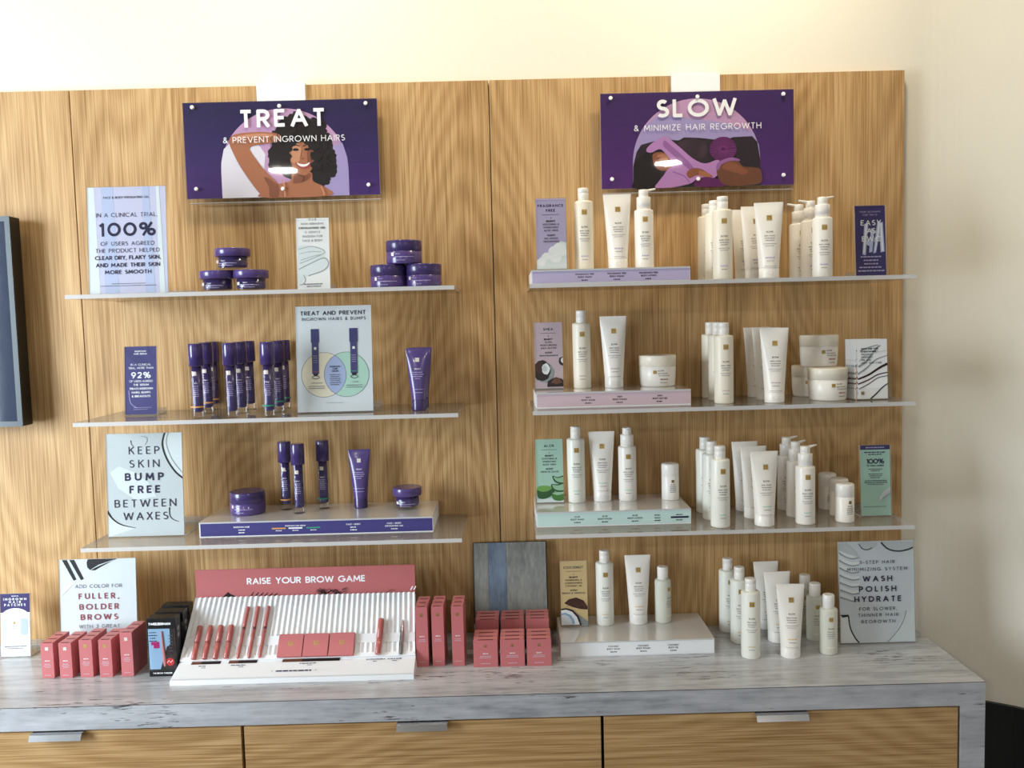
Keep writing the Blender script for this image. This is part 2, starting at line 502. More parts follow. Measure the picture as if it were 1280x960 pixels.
class Art(MB):
    """Printing on a surface: fn(u, v, lift) gives the point; u right, v up, in metres."""
    def __init__(self, fn):
        super().__init__()
        self.fn = fn
        self.k = 0
        self.base = 0.00018
        self.clip = None
    def inside(self, pts):
        if not self.clip:
            return pts
        a, b, c, d = self.clip
        return [(min(b, max(a, u)), min(d, max(c, v))) for u, v in pts]
    def up(self):
        self.k += 1
        return self.base + 0.00007 * self.k
    def poly(self, pts, mt, lift=None):
        h = self.up() if lift is None else lift
        self.add([self.fn(u, v, h) for u, v in self.inside(pts)], [tuple(range(len(pts)))], mt)
    def rect(self, u0, u1, v0, v1, mt, n=1, lift=None):
        h = self.up() if lift is None else lift
        for i in range(n):
            a, b = u0 + (u1 - u0) * i / n, u0 + (u1 - u0) * (i + 1) / n
            self.add([self.fn(a, v0, h), self.fn(b, v0, h), self.fn(b, v1, h), self.fn(a, v1, h)], [(0, 1, 2, 3)], mt)
    def ell(self, cu, cv, ru, rv, mt, n=28, a0=0, a1=360, lift=None):
        self.poly(arc(cu, cv, ru, rv, a0, a1, n)[:(n if a1 - a0 == 360 else n + 1)], mt, lift)
    def stroke(self, pts, w, mt, lift=None, w2=None, caps=0.0):
        h = self.up() if lift is None else lift
        n = len(pts) - 1
        L = R = None
        ls, rs = [], []
        for i, p in enumerate(pts):
            a = pts[max(0, i - 1)]
            b = pts[min(n, i + 1)]
            dx, dy = b[0] - a[0], b[1] - a[1]
            d = math.hypot(dx, dy) or 1
            if w2 is None:
                ww = w / 2
            else:
                t = i / n
                ww = (w + (w2 - w) * t) / 2
            ls.append((p[0] - dy / d * ww, p[1] + dx / d * ww))
            rs.append((p[0] + dy / d * ww, p[1] - dx / d * ww))
        vs = [self.fn(u, v, h) for u, v in self.inside(ls + rs)]
        self.add(vs, [(i, i + 1, n + 2 + i, n + 1 + i) for i in range(n)], mt)
    def width(self, s, cap, gap):
        return sum(GL[c][0] for c in s) * cap + gap * cap * (len(s) - 1)
    def text(self, s, cu, v, cap, mt, wt=0.13, gap=0.34, fit=None, align='c', lift=None):
        """capitals of height cap with base line v, centred on cu; fit squeezes the tracking to a width"""
        h = self.up() if lift is None else lift
        if fit:
            nat = self.width(s, cap, 0)
            gap = (fit - nat) / (cap * max(1, len(s) - 1))
            if gap < 0.16:
                cap = cap * fit / self.width(s, cap, 0.16)
                gap = 0.16
        u = cu - (self.width(s, cap, gap) / 2 if align == 'c' else 0)
        hw = wt * cap / 2
        cnt = 0
        for c in s:
            wd, st = GL[c]
            for pl in st:
                n = len(pl)
                closed = abs(pl[0][0] - pl[-1][0]) + abs(pl[0][1] - pl[-1][1]) < 1e-6
                for i in range(n - 1):
                    (x0, y0), (x1, y1) = pl[i], pl[i + 1]
                    dx, dy = x1 - x0, y1 - y0
                    d = math.hypot(dx, dy)
                    if d < 1e-9:
                        continue
                    dx, dy = dx / d, dy / d
                    e0 = hw * 0.55 if (i > 0 or closed) else 0
                    e1 = hw * 0.55 if (i < n - 2 or closed) else 0
                    # stay inside the cap height like a drawn letter
                    sy = lambda y: hw + y * (cap - 2 * hw) if 0 <= y <= 1 else y * cap
                    X0, Y0, X1, Y1 = u + x0 * cap, v + sy(y0), u + x1 * cap, v + sy(y1)
                    if i == 0 and not closed and abs(dx) < 0.75 and y0 in (0, 1):
                        Y0 += -dy * hw
                    if i == n - 2 and not closed and abs(dx) < 0.75 and y1 in (0, 1):
                        Y1 += dy * hw
                    X0 -= dx * e0; Y0 -= dy * e0; X1 += dx * e1; Y1 += dy * e1
                    nx, ny = -dy * hw, dx * hw
                    cnt += 1
                    g = h + (cnt % 23) * 5e-6
                    self.add([self.fn(X0 + nx, Y0 + ny, g), self.fn(X0 - nx, Y0 - ny, g), self.fn(X1 - nx, Y1 - ny, g), self.fn(X1 + nx, Y1 + ny, g)], [(0, 1, 2, 3)], mt)
            u += (wd + gap) * cap
    def greek(self, cu, v, w, cap, mt, seed=1):
        """a line of lettering too fine to read in the photograph: short dashes"""
        rnd = random.Random(seed * 77 + int(w * 1e5))
        h = self.up()
        u = cu - w / 2
        end = cu + w / 2
        while u < end - cap:
            k = min(end - u, cap * rnd.uniform(0.9, 3.6))
            self.add([self.fn(u, v, h), self.fn(u + k, v, h), self.fn(u + k, v + cap, h), self.fn(u, v + cap, h)], [(0, 1, 2, 3)], mt)
            u += k + cap * 0.5

def on_plane(w, tilt=0.0, y=0.0, z=0.0):
    ct, st = math.cos(tilt), math.sin(tilt)
    def fn(u, v, h):
        return (u, y + v * st - h * ct, z + v * ct + h * st)
    return fn

def on_cyl(r, cy=0.0, turn=0.0):
    def fn(u, v, h):
        a = u / r + turn
        return ((r + h) * math.sin(a), cy - (r + h) * math.cos(a), v)
    return fn

# ------------------------------------------------------------------ the room
def structure(mb, name, loc=None):
    return mb.build(name, None, loc, kind='structure')

# back wall; right of the panels it bends gently towards the room
path = [(-4.2, 0.03), (1.12, 0.03)]
for k in range(1, 17):
    a = math.radians(45 * k / 16)
    path.append((1.12 + 0.40 * math.sin(a), 0.03 - 0.40 * (1 - math.cos(a))))
xe, ye = path[-1]
path.append((xe + 1.5, ye - 1.5))
w = MB()
ring = path + [(xe + 1.65, ye - 1.45), (xe + 1.65, 0.16), (-4.2, 0.16)]
n = len(ring)
vs = [(x, y, 0.0) for x, y in ring] + [(x, y, 3.0) for x, y in ring]
for i in range(n):
    w.add([vs[i], vs[(i + 1) % n], vs[n + (i + 1) % n], vs[n + i]], [(0, 1, 2, 3)], 'wall_paint')
w.add([v for v in vs[:n]], [tuple(range(n))], 'wall_paint')
w.add([v for v in vs[n:]], [tuple(range(n))], 'wall_paint')
structure(w, 'wall_back')
structure(MB().box(-4.2, 4.2, -7, 0.4, -0.05, 0.0, 'floor_planks'), 'floor')
structure(MB().box(-4.2, 4.2, -7, 0.4, 3.0, 3.08, 'ceiling_paint'), 'ceiling')
# black base along the bending wall
b = MB()
bp = [(1.10, 0.0295)] + [(x, y - 0.0005) for x, y in path[2:18]] + [(xe + 1.45, ye - 1.4505)]
inn = []
for i, (x, y) in enumerate(bp):
    a = math.radians(min(45, max(0, 45 * i / 16)))
    inn.append((x - 0.012 * math.sin(a), y - 0.012 * math.cos(a)))
ring = inn + bp[::-1]
n = len(ring)
vs = [(x, y, 0.0) for x, y in ring] + [(x, y, 0.6379) for x, y in ring]
for i in range(n):
    b.add([vs[i], vs[(i + 1) % n], vs[n + (i + 1) % n], vs[n + i]], [(0, 1, 2, 3)], 'baseboard_black')
b.add(vs[n:], [tuple(range(n))], 'baseboard_black')
structure(b, 'baseboard_right')

# oak cladding panels
for nm, x0, x1, mt in (('wall_panel_left', -3.2, -1.0818, 'oak_a'), ('wall_panel_middle', -1.0792, -0.0013, 'oak_b'), ('wall_panel_right', 0.0013, 1.0761, 'oak_c')):
    structure(MB().bbox(x0, x1, 0.0, 0.0298, 0.45, 2.3167, mt, 0.0008), nm)

# ------------------------------------------------------------------ counter
WT = thing('worktop', 'long grey wood-effect worktop with a thick end panel running down its right side', 'worktop', (0, 0, 0))
t = MB()
fp = [(-1.62, -0.3995), (1.0872, -0.3995), (1.0872, -0.0100), (1.0860, -0.0005), (1.0760, -0.0005), (-1.62, -0.0005)]
vs = [(x, y, 0.8056) for x, y in fp] + [(x, y, 0.86) for x, y in fp]
t.add(vs, [(i, (i + 1) % 6, 6 + (i + 1) % 6, 6 + i) for i in range(6)] + [tuple(range(6, 12)), tuple(range(5, -1, -1))], 'laminate')
t.build('top', WT)
t = MB()
t.box(1.0325, 1.0872, -0.3995, -0.0005, 0.0, 0.8056, 'laminate')
t.build('end_panel', WT)
# edge-band joints
t = MB()
t.box(-1.62, 1.0872, -0.39975, -0.3993, 0.8590, 0.8601, 'dark_gap')
t.build('edge_joint', WT)

DR = [(-1.395, -0.589, (-1.0558, -0.9400), 'oak drawer front at the left end under the worktop, cut off by the picture edge'),
      (-0.585, 0.2215, (-0.2378, -0.1244), 'oak drawer front under the pink brow boxes, the middle one of three'),
      (0.2255, 1.0290, (0.5668, 0.6840), 'oak drawer front beside the grey end panel of the worktop')]
for x0, x1, hx, lab in DR:
    r = thing('drawer_cabinet', lab, 'cabinet', (0, 0, 0), 0, 'drawer cabinets under the worktop')
    c = MB()
    c.box(x0 - 0.002, x1 + 0.002, -0.378, -0.02, 0.08, 0.798, 'dark_gap')
    c.build('carcass', r)
    for z0, z1 in ((0.45, 0.8015), (0.09, 0.446)):
        d = MB()
        d.bbox(x0 + 0.0015, x1 - 0.0015, -0.3965, -0.378, z0, z1, 'oak_drawer', 0.0008)
        do = d.build('drawer', r)
        h = MB()
        zt = z1 + 0.002
        hw = hx[1] - hx[0]
        prof = [(-0.3965, zt - 0.0015), (-0.3965, zt), (-0.410, zt), (-0.4135, zt - 0.0015), (-0.4200, zt - 0.0135), (-0.4188, zt - 0.0142), (-0.4125, zt - 0.0030), (-0.4095, zt - 0.0015)]
        k = len(prof)
        vs = [(hx[0], y, z) for y, z in prof] + [(hx[1], y, z) for y, z in prof]
        h.add(vs, [(i, (i + 1) % k, k + (i + 1) % k, k + i) for i in range(k)] + [tuple(range(k)), tuple(range(2 * k - 1, k - 1, -1))], 'steel')
        h.build('handle', do)

# ------------------------------------------------------------------ acrylic shelves
SH = [('top', 'clear acrylic shelf holding three small stacks of purple jars, topmost left', -0.9909, -0.0883, 1.7821),
      ('mid', 'clear acrylic shelf holding three clusters of purple serum bottles', -0.9909, -0.0883, 1.4838),
      ('low', 'clear acrylic shelf under the purple-fronted riser', -0.9909, -0.0883, 1.1851),
      ('top', 'clear acrylic shelf with the lavender riser, topmost right', 0.0868, 0.9880, 1.7803),
      ('mid', 'clear acrylic shelf with the mauve riser and white jars', 0.0868, 0.9880, 1.4834),
      ('low', 'clear acrylic shelf with the mint-green riser', 0.0868, 0.9880, 1.1881)]
for _, lab, x0, x1, z in SH:
    r = thing('acrylic_shelf', lab, 'shelf', (x0, 0, z), 0, 'clear acrylic wall shelves')
    s = MB()
    s.box(0, x1 - x0, -0.2649, 0.0, -0.0095, 0.0, 'shelf_acrylic', {'front': 'shelf_edge', 'left': 'shelf_edge', 'right': 'shelf_edge'})
    s.build('board', r)

# ------------------------------------------------------------------ television
TV = thing('television', 'black flat television cut off by the left picture edge', 'television', (-1.2165, 0, 1.4583))
t = MB()
t.bbox(-0.95, 0.0, -0.066, -0.022, 0.0, 0.5337, 'black_plastic', 0.002)
t.build('case', TV)
t = MB()
t.box(-0.95, 0.0, -0.070, -0.066, 0.0, 0.013, 'tv_bezel')
t.box(-0.95, 0.0, -0.070, -0.066, 0.5207, 0.5337, 'tv_bezel')
t.box(-0.013, 0.0, -0.070, -0.066, 0.013, 0.5207, 'tv_bezel')
t.box(-0.95, -0.937, -0.070, -0.066, 0.013, 0.5207, 'tv_bezel')
t.build('bezel', TV)
t = MB()
t.box(-0.937, -0.013, -0.0675, -0.066, 0.013, 0.5207, 'tv_glass')
t.build('screen', TV)
t = MB()
t.box(-0.7, -0.25, -0.022, -0.0002, 0.15, 0.4, 'black_plastic')
t.build('wall_mount', TV)

# ------------------------------------------------------------------ picture signs
def picture_sign(label, x0, x1, z0, z1, zx0, zx1, bx, art_fn):
    w_, h_ = x1 - x0, z1 - z0
    r = thing('picture_sign', label, 'sign', ((x0 + x1) / 2, 0, z0), 0, 'purple picture signs above the shelves')
    b = MB()
    b.box(-w_ / 2, w_ / 2, -0.0335, -0.0305, 0.0, h_, 'p_white')
    b.build('board', r)
    a = Art(on_plane(w_, 0, -0.0335, 0))
    art_fn(a, w_, h_)
    a.build('print', r)
    s = MB()
    s.box(-w_ / 2 - 0.0015, w_ / 2 + 0.0015, -0.0405, -0.0365, -0.001, h_ + 0.0015, 'acrylic')
    s.build('cover_sheet', r, label='clear glossy front sheet')
    s = MB()
    s.box(-w_ / 2 + 0.004, w_ / 2, -0.0300, -0.0120, -0.0105, h_, 'acrylic')
    s.box(-w_ / 2 + 0.004, w_ / 2, -0.0302, -0.0120, -0.0112, -0.0100, 'shelf_edge')
    s.build('backing_block', r)
    for fx, fz in ((-0.447, 0.447), (0.443, 0.447), (-0.447, -0.40), (0.443, -0.40), (0.0, 0.44), (0.0, -0.42)):
        c = MB()
        px, pz = fx * w_, h_ * (0.5 + fz)
        c.rod((px, -0.0300, pz), (px, -0.0412, pz), 0.0036, 0.0036, 'screw', 14)
        c.rod((px, -0.0405, pz), (px, -0.0440, pz), 0.0052, 0.0040, 'screw', 14)
        c.build('screw', r)
    b = MB()
    bm = (x0 + x1) / 2
    b.bbox(bx[0] - bm, bx[1] - bm, -0.0115, -0.0003, h_ - 0.12, 2.3185 - z0, 'white_card', 0.001)
    b.bbox(bx[0] - bm, bx[1] - bm, -0.0115, 0.030, 2.3170 - z0, 2.3195 - z0, 'white_card', 0.0008)
    b.build('hanging_bracket', r, label='white hanging bracket over the panel top')
    return r

def blob(rnd, cx, cy, rx, ry, n=40, amp=0.08):
    ph = [rnd.uniform(0, 6.28) for _ in range(4)]
    pts = []
    for k in range(n):
        a = 2 * PI * k / n
        s = 1 + amp * (math.sin(5 * a + ph[0]) * .5 + math.sin(9 * a + ph[1]) * .5 + math.sin(14 * a + ph[2]) * .4)
        pts.append((cx + rx * s * math.cos(a), cy + ry * s * math.sin(a)))
    return pts

def smooth_pts(pts, n=5, closed=True):
    out = []
    m_ = len(pts)
    rng = range(m_) if closed else range(m_ - 1)
    for i in rng:
        g = lambda k: pts[k % m_] if closed else pts[min(max(k, 0), m_ - 1)]
        p0, p1, p2, p3 = g(i - 1), g(i), g(i + 1), g(i + 2)
        for j in range(n):
            t_ = j / n
            f = lambda a, b_, c, d: 0.5 * (2 * b_ + (c - a) * t_ + (2 * a - 5 * b_ + 4 * c - d) * t_ ** 2 + (3 * b_ - a - 3 * c + d) * t_ ** 3)
            out.append((f(p0[0], p1[0], p2[0], p3[0]), f(p0[1], p1[1], p2[1], p3[1])))
    if not closed:
        out.append(pts[-1])
    return out

def treat_art(a, W, H):
    rnd = random.Random(3)
    def q(x, y):
        # picture units (0..821 by 0..400, y down) to metres on the board
        return ((x / 821 - 0.5) * W, (1 - y / 400) * H)
    def P(pts, mt, sm=0, lift=None):
        pts = [q(*p) for p in (smooth_pts(pts, 4) if sm else pts)]
        a.poly(pts, mt, lift)
    k = W / 821
    # ground: six bands from navy to violet
    cols = [(38, 26, 76), (42, 27, 81), (46, 28, 87), (52, 30, 94), (60, 32, 102), (68, 34, 110)]
    for i, c in enumerate(cols):
        nm = 'print_ground_%d' % i
        if nm not in M:
            mat(nm, c, 0.5, spec=0.3)
        P([(0, 400 * i / 6), (821, 400 * i / 6), (821, 400 * (i + 1) / 6), (0, 400 * (i + 1) / 6)], nm, lift=0.0002)
    # arch
    ar = [(150, 400), (150, 290)] + [(420 + 270 * math.cos(math.radians(t)), 290 - 258 * math.sin(math.radians(t))) for t in range(180, -1, -6)] + [(690, 290), (690, 400)]
    P(ar, 'p_pinksky')
    P([(150, 400), (150, 290), (152, 250), (165, 195), (215, 150), (300, 160), (340, 220), (330, 300), (360, 400)], 'p_whitesky')
    P([(560, 400), (550, 300), (600, 200), (668, 180), (686, 240), (690, 290), (690, 400)], 'p_lilacsky')
    # back of the hair
    P(blob(rnd, 492, 205, 128, 138, 60, 0.07), 'hair')
    for cx, cy, rr in ((395, 250, 40), (380, 220, 30), (600, 240, 42), (605, 290, 38), (580, 325, 34), (410, 150, 40), (560, 120, 46), (480, 85, 40), (440, 105, 40), (590, 170, 36), (375, 270, 24), (540, 345, 26)):
        P(blob(rnd, cx, cy, rr, rr, 30, 0.12), 'hair')
    # shoulders and neck
    P([(318, 400), (335, 372), (372, 350), (440, 335), (455, 300), (530, 300), (538, 338), (585, 362), (606, 400)], 'skin', 1)
    P([(470, 300), (528, 305), (520, 330), (478, 345), (452, 342)], 'skin_dark', 1)
    # raised arm: upper arm from the shoulder to the elbow, forearm over the head
    P([(330, 400), (298, 370), (262, 318), (228, 262), (206, 215), (190, 172), (196, 148), (222, 134), (280, 128), (340, 128), (400, 138), (408, 160), (390, 172), (340, 178), (286, 186), (276, 200), (300, 240), (330, 282), (366, 320), (392, 352), (384, 400)], 'skin', 1)
    P([(352, 400), (350, 360), (330, 320), (346, 318), (372, 338), (392, 356), (388, 400)], 'skin_dark', 1)
    P([(212, 152), (240, 140), (330, 134), (384, 142), (384, 150), (320, 148), (250, 154), (222, 166)], 'skin_light', 1)
    # face
    P([(440, 200), (446, 180), (470, 168), (505, 166), (535, 180), (546, 210), (548, 250), (538, 282), (518, 306), (498, 314), (478, 304), (456, 280), (444, 246)], 'skin', 1)
    P([(446, 230), (460, 190), (480, 180), (492, 200), (490, 240), (470, 262), (452, 256)], 'skin_light', 1)
    P([(522, 200), (540, 206), (544, 246), (530, 270), (516, 250)], 'skin_dark', 1)
    for ex in (470, 518):
        P([(ex - 14, 205), (ex - 4, 199), (ex + 8, 200), (ex + 15, 206), (ex + 8, 210), (ex - 6, 210)], 'hair')
        a.stroke([q(ex - 17, 192), q(ex, 185), q(ex + 17, 190)], 4 * k, 'hair')
    a.stroke([q(496, 208), q(491, 232), q(486, 240), (q(496, 243)), q(506, 240)], 3 * k, 'skin_dark')
    P([(466, 256), (482, 262), (500, 264), (520, 260), (534, 254), (526, 276), (506, 286), (486, 282), (472, 270)], 'lip', 1)
    P([(472, 260), (490, 265), (508, 266), (528, 259), (518, 272), (500, 277), (482, 272)], 'tooth', 1)
    # fringe curls
    for cx, cy, rr in ((450, 170, 26), (470, 160, 24), (500, 155, 24), (528, 166, 26), (548, 192, 24), (556, 232, 26), (554, 272, 24), (436, 200, 20), (432, 232, 20), (422, 262, 22)):
        P(blob(rnd, cx, cy, rr, rr * .8, 26, 0.14), 'hair')
    for i in range(46):
        t_ = rnd.uniform(0, 6.28)
        rr = rnd.uniform(70, 128)
        cx, cy = 492 + rr * math.cos(t_), 205 - rr * 1.02 * math.sin(t_)
        if 440 < cx < 550 and 190 < cy < 320:
            continue
        s0 = rnd.uniform(0, 6.28)
        a.stroke([q(cx + 13 * math.cos(s0 + j * .5), cy + 13 * math.sin(s0 + j * .5)) for j in range(8)], 2.6 * k, 'hair2')
    # straps
    a.stroke([q(408, 332), q(416, 352), q(418, 400)], 5 * k, 'skin_light')
    a.stroke([q(572, 362), q(582, 385), q(584, 400)], 5 * k, 'skin_light')
    # lettering
    u, v = q(421, 110)
    a.text('TREAT', u, v, 74 * k, 'ink_white', 0.20, fit=352 * k)
    u, v = q(424, 173)
    a.text('& PREVENT INGROWN HAIRS', u, v, 25 * k, 'ink_white', 0.12, fit=512 * k)

def slow_art(a, W, H):
    rnd = random.Random(5)
    def q(x, y):
        return ((x / 816 - 0.5) * W, (1 - y / 396) * H)
    def P(pts, mt, sm=0, lift=None):
        a.poly([q(*p) for p in (smooth_pts(pts, 4) if sm else pts)], mt, lift)
    k = W / 816
    cols = [(62, 30, 94), (66, 31, 98), (70, 32, 102), (75, 33, 106), (80, 34, 110), (84, 35, 114)]
    for i, c in enumerate(cols):
        nm = 'print_violet_%d' % i
        if nm not in M:
            mat(nm, c, 0.5, spec=0.3)
        P([(0, 66 * i), (816, 66 * i), (816, 66 * (i + 1)), (0, 66 * (i + 1))], nm, lift=0.0002)
    ar = [(134, 396), (134, 290)] + [(404 + 270 * math.cos(math.radians(t)), 290 - 262 * math.sin(math.radians(t))) for t in range(180, -1, -6)] + [(674, 290), (674, 396)]
    P(ar, 'p_pinksky')
    P([(134, 396), (134, 290), (142, 225), (175, 150), (245, 90), (380, 110), (520, 130), (640, 170), (668, 225), (674, 290), (674, 396)], 'p_lilacsky')
    # sofa
    P([(136, 300), (150, 245), (170, 215), (250, 195), (330, 200), (352, 188), (420, 192), (520, 205), (560, 192), (640, 190), (662, 215), (674, 290), (674, 396), (134, 396)], 'sofa')
    P([(330, 215), (360, 198), (420, 202), (450, 230), (440, 270), (380, 290), (330, 260)], 'sofa2', 1)
    for i in range(18):
        a.stroke([q(352 + i * 4.4, 200), q(372 + i * 2.4 + rnd.uniform(-6, 6), 280)], 1.8 * k, 'hair2' if i % 2 else 'sofa2')
    # round pleated cushion
    P([(516 + 58 * math.cos(t * .2094), 242 + 52 * math.sin(t * .2094)) for t in range(30)], 'cushion')
    for i in range(26):
        t_ = i * 2 * PI / 26
        a.stroke([q(516 + 9 * math.cos(t_), 242 + 8 * math.sin(t_)), q(516 + 54 * math.cos(t_), 242 + 48 * math.sin(t_))], 3.0 * k, 'cushion2')
    # reclining figure: hair, face, robe, arm, knee
    P(blob(rnd, 185, 318, 50, 58, 40, 0.05), 'hair')
    P([(138, 360), (150, 290), (180, 255), (220, 250), (236, 290), (250, 350), (230, 396), (134, 396)], 'hair', 1)
    P([(218, 256), (244, 248), (280, 256), (300, 280), (306, 308), (290, 322), (256, 326), (230, 312), (218, 284)], 'skin_dark', 1)
    P([(236, 262), (262, 256), (282, 268), (276, 284), (248, 282)], 'skin', 1)
    a.stroke([q(236, 276), q(250, 270)], 3 * k, 'hair')
    a.stroke([q(276, 262), q(292, 268)], 3 * k, 'hair')
    P([(286, 292), (302, 296), (300, 306), (286, 304)], 'lip', 1)
    P([(190, 240), (210, 214), (262, 184), (290, 196), (330, 228), (390, 280), (440, 300), (492, 286), (504, 310), (488, 352), (440, 372), (380, 360), (330, 320), (282, 268), (250, 236), (210, 250)], 'robe', 1)
    P([(282, 320), (330, 300), (360, 330), (400, 352), (380, 380), (300, 396), (228, 396), (240, 372), (262, 346)], 'robe', 1)
    P([(268, 200), (300, 226), (360, 282), (400, 330), (386, 336), (340, 296), (290, 250), (262, 222)], 'robe2', 1)
    a.stroke([q(300, 330), q(350, 350), q(372, 376)], 5 * k, 'robe2')
    P([(360, 338), (382, 320), (420, 322), (456, 344), (470, 356), (440, 356), (404, 348), (372, 360)], 'skin_dark', 1)
    for i in range(4):
        a.stroke([q(412, 330 + i * 6), q(456 + i * 3, 344 + i * 5)], 4.0 * k, 'skin')
    P([(398, 372), (440, 356), (500, 370), (520, 396), (400, 396)], 'cushion', 1)
    P([(486, 330), (500, 300), (540, 284), (575, 290), (600, 316), (650, 322), (674, 335), (674, 386), (610, 396), (540, 396), (502, 376)], 'skin_deep', 1)
    P([(510, 320), (530, 300), (560, 298), (586, 316), (620, 336), (600, 350), (550, 336)], 'skin_dark', 1)
    P([(484, 318), (498, 294), (545, 278), (578, 284), (586, 292), (546, 292), (508, 306), (494, 330)], 'robe2', 1)
    u, v = q(404, 106)
    a.text('SLOW', u, v, 74 * k, 'ink_white', 0.20, fit=326 * k)
    u, v = q(408, 160)
    a.text('& MINIMIZE HAIR REGROWTH', u, v, 25 * k, 'ink_white', 0.12, fit=534 * k)

picture_sign('navy and purple picture sign reading TREAT with a laughing curly-haired woman', -0.7785, -0.2843, 2.0280, 2.2692, 0, 0, (-0.5954, -0.4710), treat_art)
picture_sign('violet picture sign reading SLOW with a person lying on a dark sofa', 0.2838, 0.7776, 2.0270, 2.2667, 0, 0, (0.4704, 0.5955), slow_art)

# ------------------------------------------------------------------ risers
def riser(label, x0, x1, yf, yb, z, col, lines, ink='ink_black', h=0.038, extra=None):
    r = thing('display_riser', label, 'riser', (x0, 0, z), 0, 'long low risers under the products')
    w_ = x1 - x0
    b = MB()
    b.box(0, w_, yf + 0.002, yb, 0.0, h - 0.003, 'white_card')
    b.build('base', r)
    b = MB()
    b.box(0, w_, yf, yb, h - 0.003, h, 'riser_top', {'front': 'shelf_edge'})
    b.build('top_sheet', r, label='glossy pale top sheet')
    a = Art(lambda u, v, d: (u, yf + 0.002 - d, v))
    a.rect(0.003, w_ - 0.001, 0.0025, h - 0.004, col)
    for px, rows in lines:
        for k, tx in enumerate(rows):
            if tx == '#':
                a.greek(px, h * 0.58 - k * 0.0066, 0.016, 0.0022, ink, k + int(px * 1000))
            elif tx:
                a.text(tx, px, h * 0.58 - k * 0.0066, 0.0038, ink, 0.19 if k < 2 else 0.14, 0.22)
    if extra:
        extra(a, w_, h)
    a.build('price_strip', r)
    return r

riser('lavender riser carrying the fragrance free card and three white bottles', 0.0915, 0.4680, -0.2300, -0.045, 1.7803, 'p_lilac',
      [(0.127, ['FRAGRANCE FREE', 'BODY WASH', '#']), (0.203, ['FRAGRANCE FREE', 'BODY POLISH', '#']), (0.278, ['FRAGRANCE FREE', 'BODY LOTION', '#'])], h=0.034)
riser('mauve riser carrying the shea card, two bottles and a jar', 0.0965, 0.4715, -0.2050, -0.020, 1.4834, 'p_pinkmauve',
      [(0.127, ['SHEA', 'BODY WASH', '#']), (0.203, ['SHEA', 'BODY POLISH', '#']), (0.300, ['SHEA', 'BODY BUTTER', '#'])])
def aloe_bar(a, w_, h):
    a.rect(w_ - 0.050, w_ - 0.006, h * 0.58 - 0.0072, h * 0.58 - 0.0028, 'ink_navy')
riser('mint-green riser carrying the aloe card and four white bottles', 0.0920, 0.4720, -0.1905, -0.005, 1.1881, 'p_mint2',
      [(0.100, ['ALOE', 'BODY WASH', '#']), (0.168, ['ALOE', 'BODY POLISH', '#']), (0.242, ['ALOE', 'BODY LOTION', '#']), (0.298, ['#', '#', '#']), (0.351, ['#', '', '#'])], extra=aloe_bar)
riser('white riser on the worktop carrying the coconut card and three bottles', 0.1445, 0.5265, -0.1920, -0.004, 0.86, 'p_white',
      [(0.131, ['COCONUT', 'BODY WASH', '#']), (0.205, ['COCONUT', 'BODY POLISH', '#']), (0.280, ['COCONUT', 'BODY OIL', '#'])])
def serum_tags(a, w_, h):
    for px, c in ((0.195, 'orange_ring'), (0.236, 'ink_white'), (0.280, 'green_ring')):
        a.rect(px - 0.017, px + 0.017, 0.0165, 0.0200, c)
        a.greek(px, 0.0115, 0.015, 0.002, 'ink_white', 3)
    a.text('INGROWN HAIR SERUM', 0.236, 0.0225, 0.0034, 'ink_white', 0.18, 0.2)
riser('indigo-fronted long riser carrying purple jars, serums and a tube', -0.7355, -0.1625, -0.1920, -0.004, 1.1851, 'p_indigo',
      [(0.104, ['INGROWN HAIR', '#', '#']), (0.378, ['FACE + BODY', '#', '#']), (0.478, ['FACE + BODY', 'EXFOLIATING GEL', '#'])], ink='ink_white', extra=serum_tags)

# ------------------------------------------------------------------ products
CACHE = {}
def logo(a, u, v, s, dark=False):
    a.rect(u - s / 2, u + s / 2, v - s / 2, v + s / 2, 'gold_dark' if dark else 'gold', 4)
    h = a.up()
    p = s / 10
    for x0, x1, y0, y1 in ((-3, 3, 2.2, 3.2), (-3, -2, -2.5, 2.2), (0, 3, 0.2, 1.2), (2, 3, -2.5, 0.2), (-1, 1, -3, -2)):
        a.rect(u + x0 * p, u + x1 * p, v + y0 * p, v + y1 * p, 'gold' if dark else 'gold_dark', 1, h)

def white_print(a, u, zl, zs, s, kind, accent, zacc, wl):
    logo(a, u, zl, s)
    a.text('SLOW', u, zs, 0.0037, 'ink_black', 0.17, 0.3)
    z = zs - 0.0088
    a.text(kind, u, z, 0.0026, 'ink_black', 0.16, 0.25)
    for i in range(2):
        z -= 0.0052
        a.greek(u, z, wl * (0.8 - 0.12 * i), 0.0016, 'ink_soft', i + 1)
    z -= 0.0030
    for i in range(2):
        z -= 0.0048
        a.greek(u, z, wl * (1.0 - 0.25 * i), 0.0011, 'ink_soft', i + 5)
    a.greek(u, zacc, wl * 0.72, 0.0024, accent, 11)
    a.greek(u, zacc - 0.0075, wl * 0.55, 0.0014, 'ink_soft', 9)

ACC = {'lavender': 'ink_lilac', 'shea': 'p_pinkmauve', 'aloe': 'p_mint', 'coconut': 'p_sand'}

